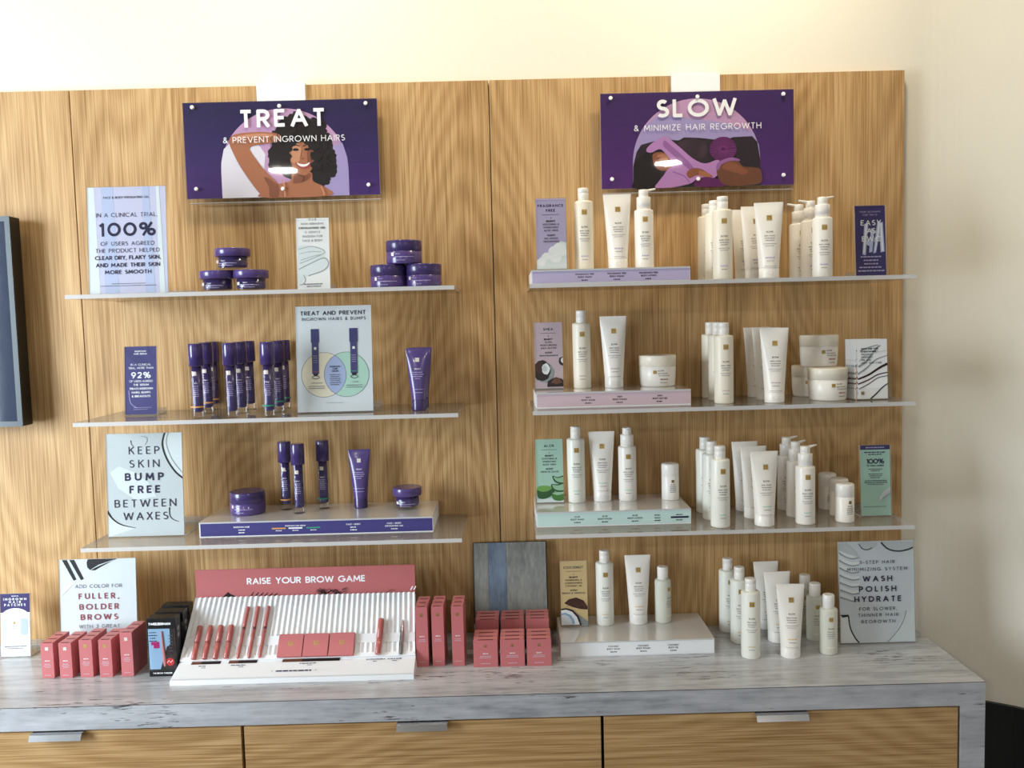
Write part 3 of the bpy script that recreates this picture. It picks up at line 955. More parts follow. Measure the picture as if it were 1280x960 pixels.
def wash(label, x, y, z, fam, rz=0.0, group=None):
    key = ('wash', fam)
    if key in CACHE:
        return dup(CACHE[key], label, (x, y, z), rz, group)
    body = {'lavender': 'cream_plastic', 'shea': 'cream_plastic', 'aloe': 'milky_plastic', 'coconut': 'milky_plastic'}[fam]
    r = thing('wash_bottle', label, 'bottle', (x, y, z), rz, group)
    MB().lathe([(0.0205, 0.0), (0.0224, 0.0012), (0.0230, 0.0035), (0.0230, 0.1600), (0.0222, 0.1634), (0.0195, 0.1650), (0.0125, 0.1655)], body, 36).build('body', r)
    MB().lathe([(0.0118, 0.1650), (0.0130, 0.1658), (0.0130, 0.1835), (0.01265, 0.1839), (0.0130, 0.1843), (0.0130, 0.1940), (0.0122, 0.1958), (0.0108, 0.1962)], 'cap_white', 28).build('cap', r)
    a = Art(on_cyl(0.0230))
    white_print(a, 0.0, 0.137, 0.100, 0.0125, 'BODY WASH', ACC[fam], 0.031, 0.026)
    a.build('printed_lettering', r)
    CACHE[key] = r
    return r

def pump(label, x, y, z, fam, rz=0.0, group=None, nozzle=0.0):
    key = ('pump', fam, nozzle)
    if key in CACHE:
        return dup(CACHE[key], label, (x, y, z), rz, group)
    r = thing('pump_bottle', label, 'bottle', (x, y, z), rz, group)
    MB().lathe([(0.0205, 0.0), (0.0224, 0.0012), (0.0230, 0.0035), (0.0230, 0.1365), (0.0222, 0.1394), (0.0200, 0.1408), (0.0150, 0.1412)], 'white_plastic', 36).build('body', r)
    MB().lathe([(0.0150, 0.1408), (0.0170, 0.1415), (0.0170, 0.1700), (0.0162, 0.1712), (0.0110, 0.1716)], 'cap_white', 28).build('collar', r)
    h = MB()
    h.lathe([(0.0085, 0.1700), (0.0116, 0.1722), (0.0116, 0.1870), (0.0106, 0.1888), (0.0080, 0.1892)], 'cap_white', 24)
    ca, sa = math.cos(nozzle), math.sin(nozzle)
    rr = []
    for d, zz, ww, hh in ((0.004, 0.1850, 0.0062, 0.0036), (0.012, 0.1868, 0.0058, 0.0034), (0.020, 0.1886, 0.0046, 0.0028), (0.0285, 0.1902, 0.0034, 0.0022), (0.0290, 0.1896, 0.0030, 0.0018)):
        ring_ = []
        for k in range(10):
            an = 2 * PI * k / 10
            lx, lz = ww * math.cos(an), hh * math.sin(an)
            ring_.append((ca * d - sa * lx, sa * d + ca * lx, zz + lz))
        rr.append(ring_)
    h.rings(rr, 'cap_white')
    h.build('pump_head', r)
    a = Art(on_cyl(0.0230))
    white_print(a, 0.0, 0.1165, 0.084, 0.0125, 'BODY LOTION', ACC[fam], 0.029, 0.026)
    a.build('printed_lettering', r)
    CACHE[key] = r
    return r

def tube_shape(r0, wtop, h, zc, n=36, crimp=0.005):
    """round at the cap, flattening to a sealed edge; returns rings and fn giving half axes at a height"""
    def axes(z):
        t = min(1, max(0, (z - zc) / (h - crimp - zc)))
        A = r0 + (wtop - r0) * (t ** 1.05)
        B = r0 * (1 - t) ** 0.62 * 0.985 + 0.0011
        return A, B
    rings = []
    zs = [zc + (h - crimp - zc) * (k / 12) for k in range(13)] + [h]
    for z in zs:
        A, B = axes(z)
        rings.append([(A * math.cos(2 * PI * k / n), -B * math.sin(2 * PI * k / n), z) for k in range(n)][::-1])
    return rings, axes

def tube(label, x, y, z, fam, rz=0.0, group=None):
    key = ('tube', fam)
    if key in CACHE:
        return dup(CACHE[key], label, (x, y, z), rz, group)
    r = thing('squeeze_tube', label, 'tube', (x, y, z), rz, group)
    purple = fam == 'purple'
    r0, wt, h, zc = (0.0180, 0.0288, 0.1520, 0.0270) if purple else (0.0236, 0.0338, 0.1800, 0.0262)
    bm_ = 'purple_plastic' if purple else 'white_plastic'
    rings, axes = tube_shape(r0, wt, h, zc)
    MB().rings(rings, bm_).build('body', r)
    c = MB().lathe([(r0 * 0.93, 0.0), (r0 * 0.985, 0.0012), (r0 * 0.995, 0.003), (r0 * 0.995, zc - 0.0012), (r0 * 0.97, zc)], 'purple_dark' if purple else 'cap_white', 36)
    c.build('cap', r)
    def fn(u, v, d):
        A, B = axes(v)
        s = max(-0.98, min(0.98, u / A))
        return (u, -(B + d) * math.sqrt(1 - s * s) - d * 0.4, v)
    a = Art(fn)
    a.base = 0.0003
    if purple:
        a.rect(-0.0050, 0.0050, 0.1190, 0.1290, 'silver_foil', 4)
        a.text('TREAT', 0, 0.1000, 0.0036, 'ink_white', 0.16, 0.3)
        for i in range(4):
            a.greek(0, 0.0930 - 0.0050 * i, (0.026, 0.030, 0.022, 0.012)[i], 0.0015, 'ink_lilac', i)
        a.greek(0, 0.0520, 0.026, 0.0013, 'ink_lilac', 6)
        a.greek(0, 0.0440, 0.026, 0.0013, 'ink_lilac', 7)
    else:
        white_print(a, 0.0, 0.1430, 0.1080, 0.0125, 'BODY POLISH', ACC[fam], 0.0480, 0.030)
        a.rect(-0.0150, 0.0150, 0.0290, 0.0296, 'ink_grey', 6)
    a.build('printed_lettering', r)
    if not purple:
        # thumb recess ring on the cap
        ring_ = MB()
        pts = arc(0, 0.013, 0.0072, 0.0048, 0, 360, 20)
        fc = on_cyl(r0 * 0.995)
        ring_.add([fc(u, v, 0.0004) for u, v in pts[:-1]] + [fc(u * 0.82, 0.013 + (v - 0.013) * 0.78, 0.0004) for u, v in pts[:-1]],
                  [(k, (k + 1) % 20, 20 + (k + 1) % 20, 20 + k) for k in range(20)], 'card_back')
        ring_.build('thumb_recess', r)
    CACHE[key] = r
    return r

def small_bottle(label, x, y, z, rz=0.0, group=None):
    key = 'small'
    if key in CACHE:
        return dup(CACHE[key], label, (x, y, z), rz, group)
    r = thing('oil_bottle', label, 'bottle', (x, y, z), rz, group)
    MB().lathe([(0.0190, 0.0), (0.0210, 0.0012), (0.0215, 0.004), (0.0215, 0.1080), (0.0205, 0.1120), (0.0170, 0.1142), (0.0125, 0.1150)], 'frosted', 32).build('body', r)
    MB().lathe([(0.0128, 0.1142), (0.0140, 0.1150), (0.0140, 0.1445), (0.0128, 0.1470), (0.0112, 0.1475)], 'cap_white', 28).build('cap', r)
    a = Art(on_cyl(0.0215))
    logo(a, 0, 0.0900, 0.0105)
    a.text('SLOW', 0, 0.0655, 0.0034, 'ink_black', 0.17, 0.3)
    a.text('BODY OIL', 0, 0.0580, 0.0024, 'ink_black', 0.16, 0.25)
    for i in range(3):
        a.greek(0, 0.0530 - 0.0048 * i, 0.020 - 0.002 * i, 0.0012, 'ink_grey', i)
    a.rect(-0.010, 0.010, 0.0190, 0.0215, 'p_cream', 6)
    a.build('printed_lettering', r)
    CACHE[key] = r
    return r

def stick(label, x, y, z, rz=0.0, group=None):
    key = 'stick'
    if key in CACHE:
        return dup(CACHE[key], label, (x, y, z), rz, group)
    r = thing('roll_on', label, 'container', (x, y, z), rz, group)
    MB().lathe([(0.0205, 0.0), (0.0220, 0.0012), (0.0223, 0.003), (0.0223, 0.0615), (0.0218, 0.0622)], 'white_plastic', 32).build('body', r)
    MB().lathe([(0.0218, 0.0622), (0.0223, 0.0628), (0.0223, 0.0890), (0.0214, 0.0920), (0.0185, 0.0938), (0.0120, 0.0942)], 'cap_white', 32).build('cap', r)
    a = Art(on_cyl(0.0223))
    logo(a, 0.003, 0.0500, 0.0072, True)
    a.text('SLOW', 0.003, 0.0395, 0.0030, 'ink_black', 0.18, 0.3)
    for i in range(4):
        a.greek(0.003, 0.0350 - 0.0045 * i, 0.017 - 0.002 * (i % 2), 0.0015, 'ink_black' if i == 1 else 'ink_grey', i)
    a.build('printed_lettering', r)
    CACHE[key] = r
    return r

def butter_jar(label, x, y, z, rz=0.0, group=None):
    key = 'butter'
    if key in CACHE:
        return dup(CACHE[key], label, (x, y, z), rz, group)
    r = thing('cream_jar', label, 'jar', (x, y, z), rz, group)
    MB().lathe([(0.0400, 0.0), (0.0425, 0.0012), (0.0440, 0.0045), (0.0458, 0.0250), (0.0464, 0.0500), (0.0450, 0.0512)], 'white_plastic', 44).build('body', r)
    MB().lathe([(0.0455, 0.0512), (0.0472, 0.0520), (0.0472, 0.0765), (0.0462, 0.0784), (0.0440, 0.0790)], 'cream_plastic', 44).build('lid', r)
    a = Art(on_cyl(0.0464))
    a.base = 0.0006
    logo(a, -0.014, 0.0375, 0.0090)
    a.text('SLOW', 0.0010, 0.0392, 0.0034, 'ink_black', 0.17, 0.3)
    a.text('BODY BUTTER', 0.0060, 0.0325, 0.0026, 'ink_black', 0.16, 0.25)
    a.greek(0.010, 0.0278, 0.030, 0.0013, 'ink_grey', 2)
    a.greek(0.010, 0.0182, 0.022, 0.0024, 'ink_berry', 3)
    a.greek(0.008, 0.0105, 0.018, 0.0013, 'ink_grey', 4)
    a.build('printed_lettering', r)
    CACHE[key] = r
    return r

def purple_jar(label, x, y, z, rz=0.0, group=None):
    key = 'pjar'
    if key in CACHE:
        return dup(CACHE[key], label, (x, y, z), rz, group)
    r = thing('wipes_jar', label, 'jar', (x, y, z), rz, group)
    MB().lathe([(0.0405, 0.0), (0.0432, 0.001), (0.0440, 0.003), (0.0440, 0.0300), (0.0430, 0.0308)], 'purple_plastic', 44).build('body', r)
    MB().lathe([(0.0430, 0.0308), (0.0441, 0.0316), (0.0441, 0.0550), (0.0430, 0.0570), (0.0400, 0.0576)], 'purple_dark', 44).build('lid', r)
    a = Art(on_cyl(0.0440))
    a.rect(-0.0340, -0.0270, 0.0190, 0.0270, 'silver_foil', 3)
    a.text('TREAT', -0.0170, 0.0220, 0.0030, 'ink_lilac', 0.16, 0.3)
    a.greek(0.000, 0.0160, 0.048, 0.0014, 'ink_lilac', 2)
    a.greek(-0.010, 0.0080, 0.026, 0.0012, 'ink_lilac', 3)
    a.build('printed_lettering', r)
    CACHE[key] = r
    return r

def glass_jar(label, x, y, z, rz=0.0, group=None, s=1.0):
    key = ('gjar', s)
    if key in CACHE:
        return dup(CACHE[key], label, (x, y, z), rz, group)
    r = thing('gel_jar', label, 'jar', (x, y, z), rz, group)
    q = lambda prof: [(a_ * s, b_ * (1 if s == 1.0 else 0.95)) for a_, b_ in prof]
    MB().lathe(q([(0.0310, 0.0), (0.0345, 0.002), (0.0355, 0.005), (0.0358, 0.0325), (0.0330, 0.0345)]), 'glass', 40).build('glass_body', r, label='clear thick glass body')
    MB().lathe(q([(0.0250, 0.0068), (0.0290, 0.0085), (0.0300, 0.012), (0.0300, 0.0335)]), 'purple_dark', 36).build('gel', r, label='purple gel inside')
    MB().lathe(q([(0.0365, 0.0346), (0.0374, 0.0352), (0.0374, 0.0530), (0.0366, 0.0548), (0.0345, 0.0552)]), 'purple_plastic', 40).build('lid', r)
    a = Art(on_cyl(0.0359 * s))
    a.rect(-0.027 * s, -0.020 * s, 0.0160, 0.0230, 'silver_foil', 3)
    a.text('TREAT', -0.008, 0.0200, 0.0026, 'ink_white', 0.16, 0.3)
    a.greek(0.004, 0.0150, 0.040 * s, 0.0015, 'ink_lilac', 2)
    a.greek(-0.002, 0.0100, 0.030 * s, 0.0012, 'ink_lilac', 3)
    a.build('printed_lettering', r)
    CACHE[key] = r
    return r

def serum(label, x, y, z, ringc, rz=0.0, group=None):
    key = ('serum', ringc)
    if key in CACHE:
        return dup(CACHE[key], label, (x, y, z), rz, group)
    r = thing('serum_bottle', label, 'bottle', (x, y, z), rz, group)
    MB().lathe([(0.0138, 0.0), (0.0155, 0.0012), (0.0160, 0.004), (0.0160, 0.1235), (0.0150, 0.1250)], 'glass', 32).build('glass_body', r, label='clear thick-walled glass body')
    MB().lathe([(0.0075, 0.0150), (0.0105, 0.0165), (0.0116, 0.0200), (0.0116, 0.1240)], 'purple_dark', 28).build('serum_core', r, label='dark purple serum inside')
    MB().lathe([(0.0165, 0.1250), (0.0174, 0.1256), (0.0168, 0.1765), (0.0160, 0.1778), (0.0140, 0.1782)], 'purple_cap', 32).build('cap', r)
    a = Art(on_cyl(0.0161))
    a.rect(-0.0050, 0.0046, 0.1025, 0.1120, 'silver_foil', 4)
    a.text('TREAT', 0.001, 0.0830, 0.0028, 'ink_white', 0.16, 0.25)
    for i in range(6):
        a.greek(0.001, 0.0770 - 0.0048 * i, 0.016 - 0.003 * (i % 2), 0.0014, 'ink_lilac', i)
    if ringc:
        a.rect(-0.0190, 0.0190, 0.0265, 0.0300, ringc, 14)
    a.build('printed_lettering', r)
    CACHE[key] = r
    return r

# ------------------------------------------------------------------ cards in acrylic stands
def stand_card(name, label, cat, x, y, z, w_, h_, ground, art_fn, tilt=5.0, foot=0.06, rz=0.0, group=None, edge='p_white', gapz=0.003):
    r = thing(name, label, cat, (x, y, z), rz, group)
    t_ = math.radians(tilt)
    a = Art(on_plane(w_, t_, 0.0, gapz))
    # the printed card itself, 1 mm thick
    ct, st = math.cos(t_), math.sin(t_)
    def at(u, v, d):
        return (u, v * st + d * ct, gapz + v * ct - d * st)
    c = [at(u, v, d) for d in (0.0, 0.001) for u, v in ((-w_ / 2, 0), (w_ / 2, 0), (w_ / 2, h_), (-w_ / 2, h_))]
    a.add(c, [(0, 1, 2, 3)], ground)
    a.add(c, [(7, 6, 5, 4)], 'card_back')
    a.add(c, [(0, 4, 5, 1), (1, 5, 6, 2), (2, 6, 7, 3), (3, 7, 4, 0)], edge)
    a.clip = (-w_ / 2, w_ / 2, 0, h_)
    art_fn(a, w_, h_)
    a.build('printed_card', r)
    s = MB()
    def slab(d0, d1, mt, e=0.0015):
        cc = [at(u, v, d) for d in (d0, d1) for u, v in ((-w_ / 2 - e, -gapz), (w_ / 2 + e, -gapz), (w_ / 2 + e, h_ + 0.001), (-w_ / 2 - e, h_ + 0.001))]
        s.add(cc, [(0, 1, 2, 3), (7, 6, 5, 4)], mt)
        s.add(cc, [(0, 4, 5, 1), (1, 5, 6, 2), (2, 6, 7, 3), (3, 7, 4, 0)], 'shelf_edge')
    slab(-0.0032, -0.0018, 'acrylic')
    slab(0.0016, 0.0032, 'acrylic')
    if foot:
        s.box(-w_ / 2 - 0.0015, w_ / 2 + 0.0015, 0.0036, foot, 0.0002, 0.0030, 'shelf_acrylic', {'right': 'shelf_edge', 'left': 'shelf_edge', 'back': 'shelf_edge'})
        s.box(-w_ / 2 - 0.0015, w_ / 2 + 0.0015, foot - 0.003, foot, 0.0030, 0.0150, 'shelf_acrylic', {'right': 'shelf_edge', 'left': 'shelf_edge', 'top': 'shelf_edge'})
    s.build('acrylic_stand', r, label='clear acrylic stand')
    return r

BIGW = 0.187
def art_100(a, W, H):
    for i, (u0, u1, c) in enumerate(((-.5, -.36, 'p_pale2'), (-.30, -.12, 'p_lavender2'), (.22, .34, 'p_lavender2'), (.40, .47, 'p_pale2'))):  # slanted bands: window reflections put into the card's colours
        a.poly([(u0 * W, 0), (u1 * W, 0), ((u1 - .05) * W, H), ((u0 - .02) * W if u0 > -.45 else u0 * W, H)], c)
    T = lambda s, v, cap, w_, wt=.12, mt='ink_navy': a.text(s, 0.0, v, cap, mt, wt, fit=w_)
    T('FACE & BODY EXFOLIATING GEL', .2270, .0052, .109, .17)
    T('IN A CLINICAL TRIAL,', .1830, .0098, .145)
    T('100%', .1370, .0325, .130, .19)
    T('OF USERS AGREED', .1147, .0095, .127, .12)
    T('THE PRODUCT HELPED', .0980, .0095, .152, .12)
    T('CLEAR DRY, FLAKY SKIN,', .0810, .0095, .155, .19)
    T('AND MADE THEIR SKIN', .0636, .0095, .152, .19)
    T('MORE SMOOTH', .0467, .0095, .109, .19)
    a.greek(0, .0228, .080, .0013, 'ink_grey', 1)
    a.greek(0, .0178, .135, .0013, 'ink_grey', 2)

def art_keep(a, W, H):
    k = .000367
    Q = lambda zx, zy: ((zx - (458 + (zy - 60) * .055)) * k, (765 - zy) * k)
    a.poly([Q(x, y) for x, y in smooth_pts([(600, 58), (596, 140), (620, 230), (680, 330), (733, 384), (733, 200), (718, 58)], 5)], 'p_pale2')
    a.poly([Q(232, 590), Q(236, 764), Q(420, 712), Q(330, 690)], 'p_pale2')
    a.poly([Q(240, 330), Q(300, 290), Q(400, 330), Q(500, 400), Q(560, 500), Q(420, 520), Q(300, 440)], 'p_pale2')
    a.stroke([Q(x, y) for x, y in smooth_pts([(604, 58), (588, 150), (622, 250), (680, 335), (738, 384)], 6, False)], .0046, 'ink_black')
    a.stroke([Q(x, y) for x, y in smooth_pts([(628, 58), (614, 140), (650, 240), (700, 310), (736, 350)], 6, False)], .0024, 'p_greyd')
    a.stroke([Q(x, y) for x, y in smooth_pts([(228, 590), (270, 645), (330, 685), (424, 708)], 6, False)], .0060, 'ink_black', w2=.0010)
    a.stroke([Q(x, y) for x, y in smooth_pts([(648, 575), (652, 630), (680, 660), (715, 672)], 6, False)], .0030, 'ink_black', w2=.0012)
    a.stroke([Q(x, y) for x, y in smooth_pts([(374, 118), (380, 145), (394, 160)], 6, False)], .0022, 'ink_black', w2=.0008)
    a.stroke([Q(x, y) for x, y in smooth_pts([(440, 92), (478, 100), (484, 125), (470, 150)], 6, False)], .0014, 'p_greyd')
    for s, v, w_, wt in (('KEEP', .2030, .0735, .12), ('SKIN', .1700, .0725, .12), ('BUMP', .1378, .0920, .21), ('FREE', .1065, .0730, .21), ('BETWEEN', .0723, .150, .12), ('WAXES', .0404, .108, .12)):
        a.text(s, {'BUMP': -.001}.get(s, 0.0), v, .0190, 'ink_navy', wt, fit=w_)

def art_fuller(a, W, H):
    k = .00042
    Q = lambda zx, zy: ((zx - (598 + (zy - 90) * .03)) * k, H - (zy - 90) * k)
    for x0, x1, y1 in ((383, 455, 220), (428, 500, 218)):
        a.poly([Q(x0, 92), Q(x0 + 30, 92), Q(x1 + 18, y1 - 8), Q(x1, y1)], 'ink_black')
    a.poly([Q(x, y) for x, y in ((540, 92), (575, 91), (610, 91), (720, 91), (690, 105), (620, 140), (585, 160), (555, 158), (538, 140), (534, 112))], 'ink_black')
    for i in range(7):
        a.stroke([Q(556 + i * 8, 158 - i * 5), Q(612 + i * 15, 128 - i * 5)], .0014, 'p_greyl')
    a.poly([Q(378, 290), Q(440, 228), Q(470, 225), Q(378, 315)], 'p_white')
    for s, zy, cap, w_, wt, c in (('ADD COLOR FOR', 266, .0092, .119, .12, 'ink_grey'), ('FULLER,', 333, .0148, .101, .19, 'ink_berry'), ('BOLDER', 398, .0148, .0985, .19, 'ink_berry'), ('BROWS', 461, .0148, .0930, .19, 'ink_berry'), ('WITH 3 GREAT', 511, .0092, .104, .12, 'ink_grey')):
        a.text(s, .002, H - (zy - 90) * k, cap, c, wt, fit=w_)

def art_washsign(a, W, H):
    k = .000496
    Q = lambda zx, zy: ((zx - 950) * k, (580 - zy) * k)
    # smeared cream strokes on the left
    for i in range(7):
        y0 = 130 + i * 36
        a.stroke([Q(x, y) for x, y in smooth_pts([(760, y0 - 30 + i * 2), (790, y0 - 4), (825, y0 + 10), (862, y0 + 8)], 5, False)], .0085, 'p_white')
        a.stroke([Q(x, y) for x, y in smooth_pts([(760, y0 - 12 + i * 2), (790, y0 + 8), (825, y0 + 20), (862, y0 + 16)], 5, False)], .0030, 'p_greyd')
    a.poly([Q(x, y) for x, y in ((758, 72), (800, 70), (840, 110), (868, 150), (820, 130), (758, 105))], 'p_greyl')
    a.poly([Q(x, y) for x, y in smooth_pts([(858, 70), (880, 100), (905, 106), (930, 98), (950, 84), (950, 70)], 4)], 'p_greyl')
    a.stroke([Q(x, y) for x, y in smooth_pts([(862, 76), (880, 100), (905, 106), (930, 96)], 5, False)], .0022, 'ink_black')
    a.poly([Q(x, y) for x, y in ([(975, 70)] + smooth_pts([(980, 78), (1010, 104), (1060, 117), (1110, 108), (1136, 98)], 5, False) + [(1136, 70)])], 'p_greyl')
    a.stroke([Q(x, y) for x, y in smooth_pts([(975, 70), (1010, 104), (1060, 117), (1110, 110), (1137, 99)], 6, False)], .0036, 'ink_black')
    # big drop
    a.poly([Q(x, y) for x, y in [(760, 440), (800, 440), (815, 520), (850, 577), (760, 577)]], 'p_white')
    a.poly([Q(x, y) for x, y in [(1000, 577), (1040, 520), (1090, 430), (1137, 400), (1137, 577)]], 'p_pale2')
    a.stroke([Q(x, y) for x, y in smooth_pts([(800, 440), (808, 500), (830, 550), (852, 578)], 6, False)], .0034, 'ink_black')
    a.stroke([Q(x, y) for x, y in smooth_pts([(998, 578), (1050, 520), (1080, 470), (1096, 420)], 6, False)], .0022, 'p_greyd')
    a.poly([Q(x, y) for x, y in [(760, 434), (802, 434), (798, 444), (770, 448)]], 'ink_black')
    for s, v, cap, w_, wt in (('3-STEP HAIR', .1994, .0084, .088, .14), ('MINIMIZING SYSTEM', .182, .0084, .151, .14), ('WASH', .1548, .0142, .072, .20), ('POLISH', .129, .0142, .092, .20), ('HYDRATE', .1037, .0142, .1165, .20), ('FOR SLOWER,', .0818, .0084, .094, .14), ('THINNER HAIR', .066, .0084, .1017, .14), ('REGROWTH', .0496, .0084, .084, .14)):
        a.text(s, .001, v, cap, 'ink_navy', wt, fit=w_)

def art_venn(a, W, H):
    a.ell(-.0264, .0902, .0545, .0545, 'p_cream', 48)
    a.ell(.0290, .0902, .0545, .0545, 'p_venn_green', 48)
    x_ = .0013
    hh = math.sqrt(.0545 ** 2 - .0277 ** 2)
    t0 = math.degrees(math.acos(.0277 / .0545))
    lens = arc(-.0264, .0902, .0545, .0545, -t0, t0, 14) + arc(.0290, .0902, .0545, .0545, 180 - t0, 180 + t0, 14)
    a.poly(lens, 'p_venn_blue')
    for cx in (-.0264, .0290):
        a.stroke(arc(cx, .0902, .0545, .0545, 0, 360, 60), .0009, 'ink_grey')
    a.text('TREAT AND PREVENT', -.001, .2360, .0100, 'ink_navy', .19, fit=.158)
    a.text('INGROWN HAIRS & BUMPS', .001, .2228, .0076, 'ink_navy', .13, fit=.155)
    for cx, rc in ((-.0460, 'ink_berry'), (.0478, 'green_ring')):
        a.rect(cx - .0085, cx + .0085, .0935, .1690, 'ink_grey')
        a.rect(cx - .0070, cx + .0070, .0935, .1690, 'p_indigo')
        a.rect(cx - .0100, cx + .0100, .1690, .2025, 'p_indigo2')
        a.rect(cx - .0030, cx + .0030, .1520, .1580, 'ink_white')
        a.rect(cx - .0070, cx + .0070, .0970, .0990, rc)
        a.poly([(cx - .0070, .0935), (cx + .0070, .0935), (cx + .0040, .0885), (cx - .0040, .0885)], 'hair')
        a.stroke(arc(cx, .0845, .0085, .0036, 0, 360, 24), .0014, 'ink_black')
        for i in range(4):
            a.greek(cx, .136 - .0052 * i, .011, .0012, 'ink_lilac', i)
    for i, s in enumerate(('INGROWN', 'HAIR', 'SERUM')):
        a.text(s, .0013, .1080 - .0056 * i, .0038, 'ink_navy', .2, .2)
    for i in range(6):
        a.greek(.0013, .0890 - .0048 * i, .026 - .003 * (i % 2), .0018, 'ink_grey', i)
    a.text('+ EXFOLIATES', -.0450, .0690, .0032, 'ink_grey', .16, .25)
    a.text('+ CALMS', .0480, .0700, .0032, 'ink_grey', .16, .25)
    for i in range(2):
        a.greek(-.0440, .0618 - .0048 * i, .040, .0015, 'ink_grey', i)
        a.greek(.0480, .0628 - .0048 * i, .040, .0015, 'ink_grey', i + 4)
    a.greek(0, .0210, .044, .0012, 'p_greyd', 3)

def art_smear(a, W, H):
    k = W / 128
    Q = lambda zx, zy: ((zx - 580) * k, (878 - zy) * k)
    for pts, c in (([(522, 712), (560, 706), (600, 714), (624, 726), (630, 745), (600, 770), (560, 780), (526, 790), (522, 750)], 'p_pale2'),
                   ([(524, 780), (570, 765), (620, 752), (640, 772), (636, 800), (600, 818), (560, 826), (540, 842), (524, 858)], 'p_pale2')):
        a.poly([Q(*p) for p in smooth_pts(pts, 4)], c)
    for pts, w_ in (([(524, 722), (570, 712), (612, 722), (624, 738), (580, 758), (526, 778)], .0014), ([(524, 800), (570, 778), (622, 758), (640, 780), (620, 806), (560, 826)], .0022), ([(540, 822), (548, 842), (538, 858), (526, 862)], .0018), ([(528, 740), (570, 732), (612, 734)], .001), ([(530, 765), (580, 750), (616, 744)], .001)):
        a.stroke([Q(*p) for p in smooth_pts(pts, 5, False)], w_, 'p_greyd')
    for i, (s, w_, b_) in enumerate((('OUR', .018, 0), ('NON-ABRASIVE', .054, 0), ('EXFOLIATING GEL', .064, 1), ('IS GENTLE', .037, 0), ('ENOUGH FOR', .047, 0), ('FACE & BODY', .047, 0))):
        a.text(s, 0, (878 - 610 - i * 16.5) * k, .0048, 'ink_black' if b_ else 'ink_grey', .22 if b_ else .14, fit=w_)
    a.greek(0, 17 * k, .048, .0022, 'ink_grey', 1)
    a.greek(0, 8 * k, .034, .0022, 'ink_grey', 2)

def art_92(a, W, H):
    a.ell(.010, .175, .05, .05, 'p_indigo2', 40, 180, 290)
    a.stroke(smooth_pts([(.018, .169), (.026, .150), (.038, .140)], 6, False), .0014, 'p_purple')
    a.stroke(smooth_pts([(-.030, .060), (-.026, .030), (-.010, .016)], 6, False), .0014, 'ink_lilac')
    a.text('INGROWN', 0, .1560, .0040, 'ink_white', .2, .25)
    a.text('HAIR SERUM', 0, .1495, .0040, 'ink_white', .2, .25)
    for s, v, cap, w_, wt in (('IN A CLINICAL', .1220, .0052, .050, .15), ('TRIAL, MORE THAN', .1135, .0052, .062, .15), ('92%', .0905, .0155, .046, .2), ('OF USERS AGREED', .0805, .0052, .058, .15), ('THE SERUM', .0715, .0052, .038, .2), ('TREATS INGROWN', .0620, .0052, .058, .2), ('HAIRS, BUMPS', .0525, .0052, .046, .2), ('& BREAKOUTS', .0430, .0052, .046, .2)):
        a.text(s, .001, v, cap, 'ink_white', wt, fit=w_)
    a.greek(.004, .0165, .046, .0010, 'ink_lilac', 1)
    a.greek(0, .0120, .036, .0010, 'ink_lilac', 2)

def art_patches(a, W, H):
    a.rect(-W / 2, W / 2, H * .70, H, 'p_navy')
    a.poly([(-W / 2, .05)] + [(W / 2 * .98 * math.cos(math.radians(t)), H * .62 + H * .15 * math.sin(math.radians(t))) for t in range(180, -1, -10)] + [(W / 2, .05)], 'p_white')
    a.greek(0, H * .957, .018, .0018, 'ink_white', 1)
    for i, s in enumerate(('INGROWN', 'HAIR', 'PATCHES')):
        a.text(s, 0, H * (.895 - .046 * i), .0062, 'ink_white', .22, fit=(.058, .030, .054)[i])
    a.poly(arc(-.024, H * .33 + .008, .008, .008, 180, 270, 6) + arc(.024, H * .33 + .008, .008, .008, 270, 360, 6) + arc(.024, H * .56, .008, .008, 0, 90, 6) + arc(-.024, H * .56, .008, .008, 90, 180, 6), 'p_greyl')
    a.rect(-.022, .020, H * .33, H * .60, 'p_white')
    a.rect(.014, .032, H * .345, H * .60, 'p_lavender2')
    logo(a, -.002, H * .535, .006)
    a.greek(-.002, H * .48, .014, .0012, 'ink_grey', 2)
    a.greek(-.002, H * .44, .010, .0016, 'ink_grey', 3)
    a.greek(0, H * .155, .056, .0022, 'ink_grey', 4)
    a.greek(0, H * .125, .040, .0018, 'ink_grey', 5)

def family_card(title, lines, picture):
    def fn(a, W, H):
        y = H - .020
        for s in title:
            a.text(s, 0, y, .0062, 'ink_navy', .2, .42)
            y -= .0115
        y += .004
        a.greek(0, y, .040, .0011, 'ink_grey', 1)
        y -= .0085
        a.rect(-.0006, .0006, y - .001, y + .003, 'ink_grey')
        y -= .0085
        for s, b_ in lines:
            if s == '#':
                a.greek(0, y + .0008, .046, .0028, 'ink_grey', 5)
            elif s:
                a.text(s, 0, y, .0043, 'ink_black', .2 if b_ else .15, .26)
            y -= .0074 if s else .0040
        picture(a, W, H)
    return fn

def pic_cloud(a, W, H):
    rnd = random.Random(2)
    base = [(-W / 2, 0), (W / 2, 0), (W / 2, .062), (.022, .066), (.010, .052), (.000, .054), (-.012, .036), (-.022, .034), (-W / 2, .020)]
    a.poly(base, 'p_pale2')
    for cx, cy, rr in ((.018, .050, .014), (.004, .044, .011), (-.012, .030, .011), (.026, .040, .012), (.010, .026, .014), (-.024, .016, .011)):
        a.poly([(max(-W / 2, min(W / 2, u)), max(0, v)) for u, v in blob(rnd, cx, cy, rr, rr * .85, 28, .07)], 'p_white')

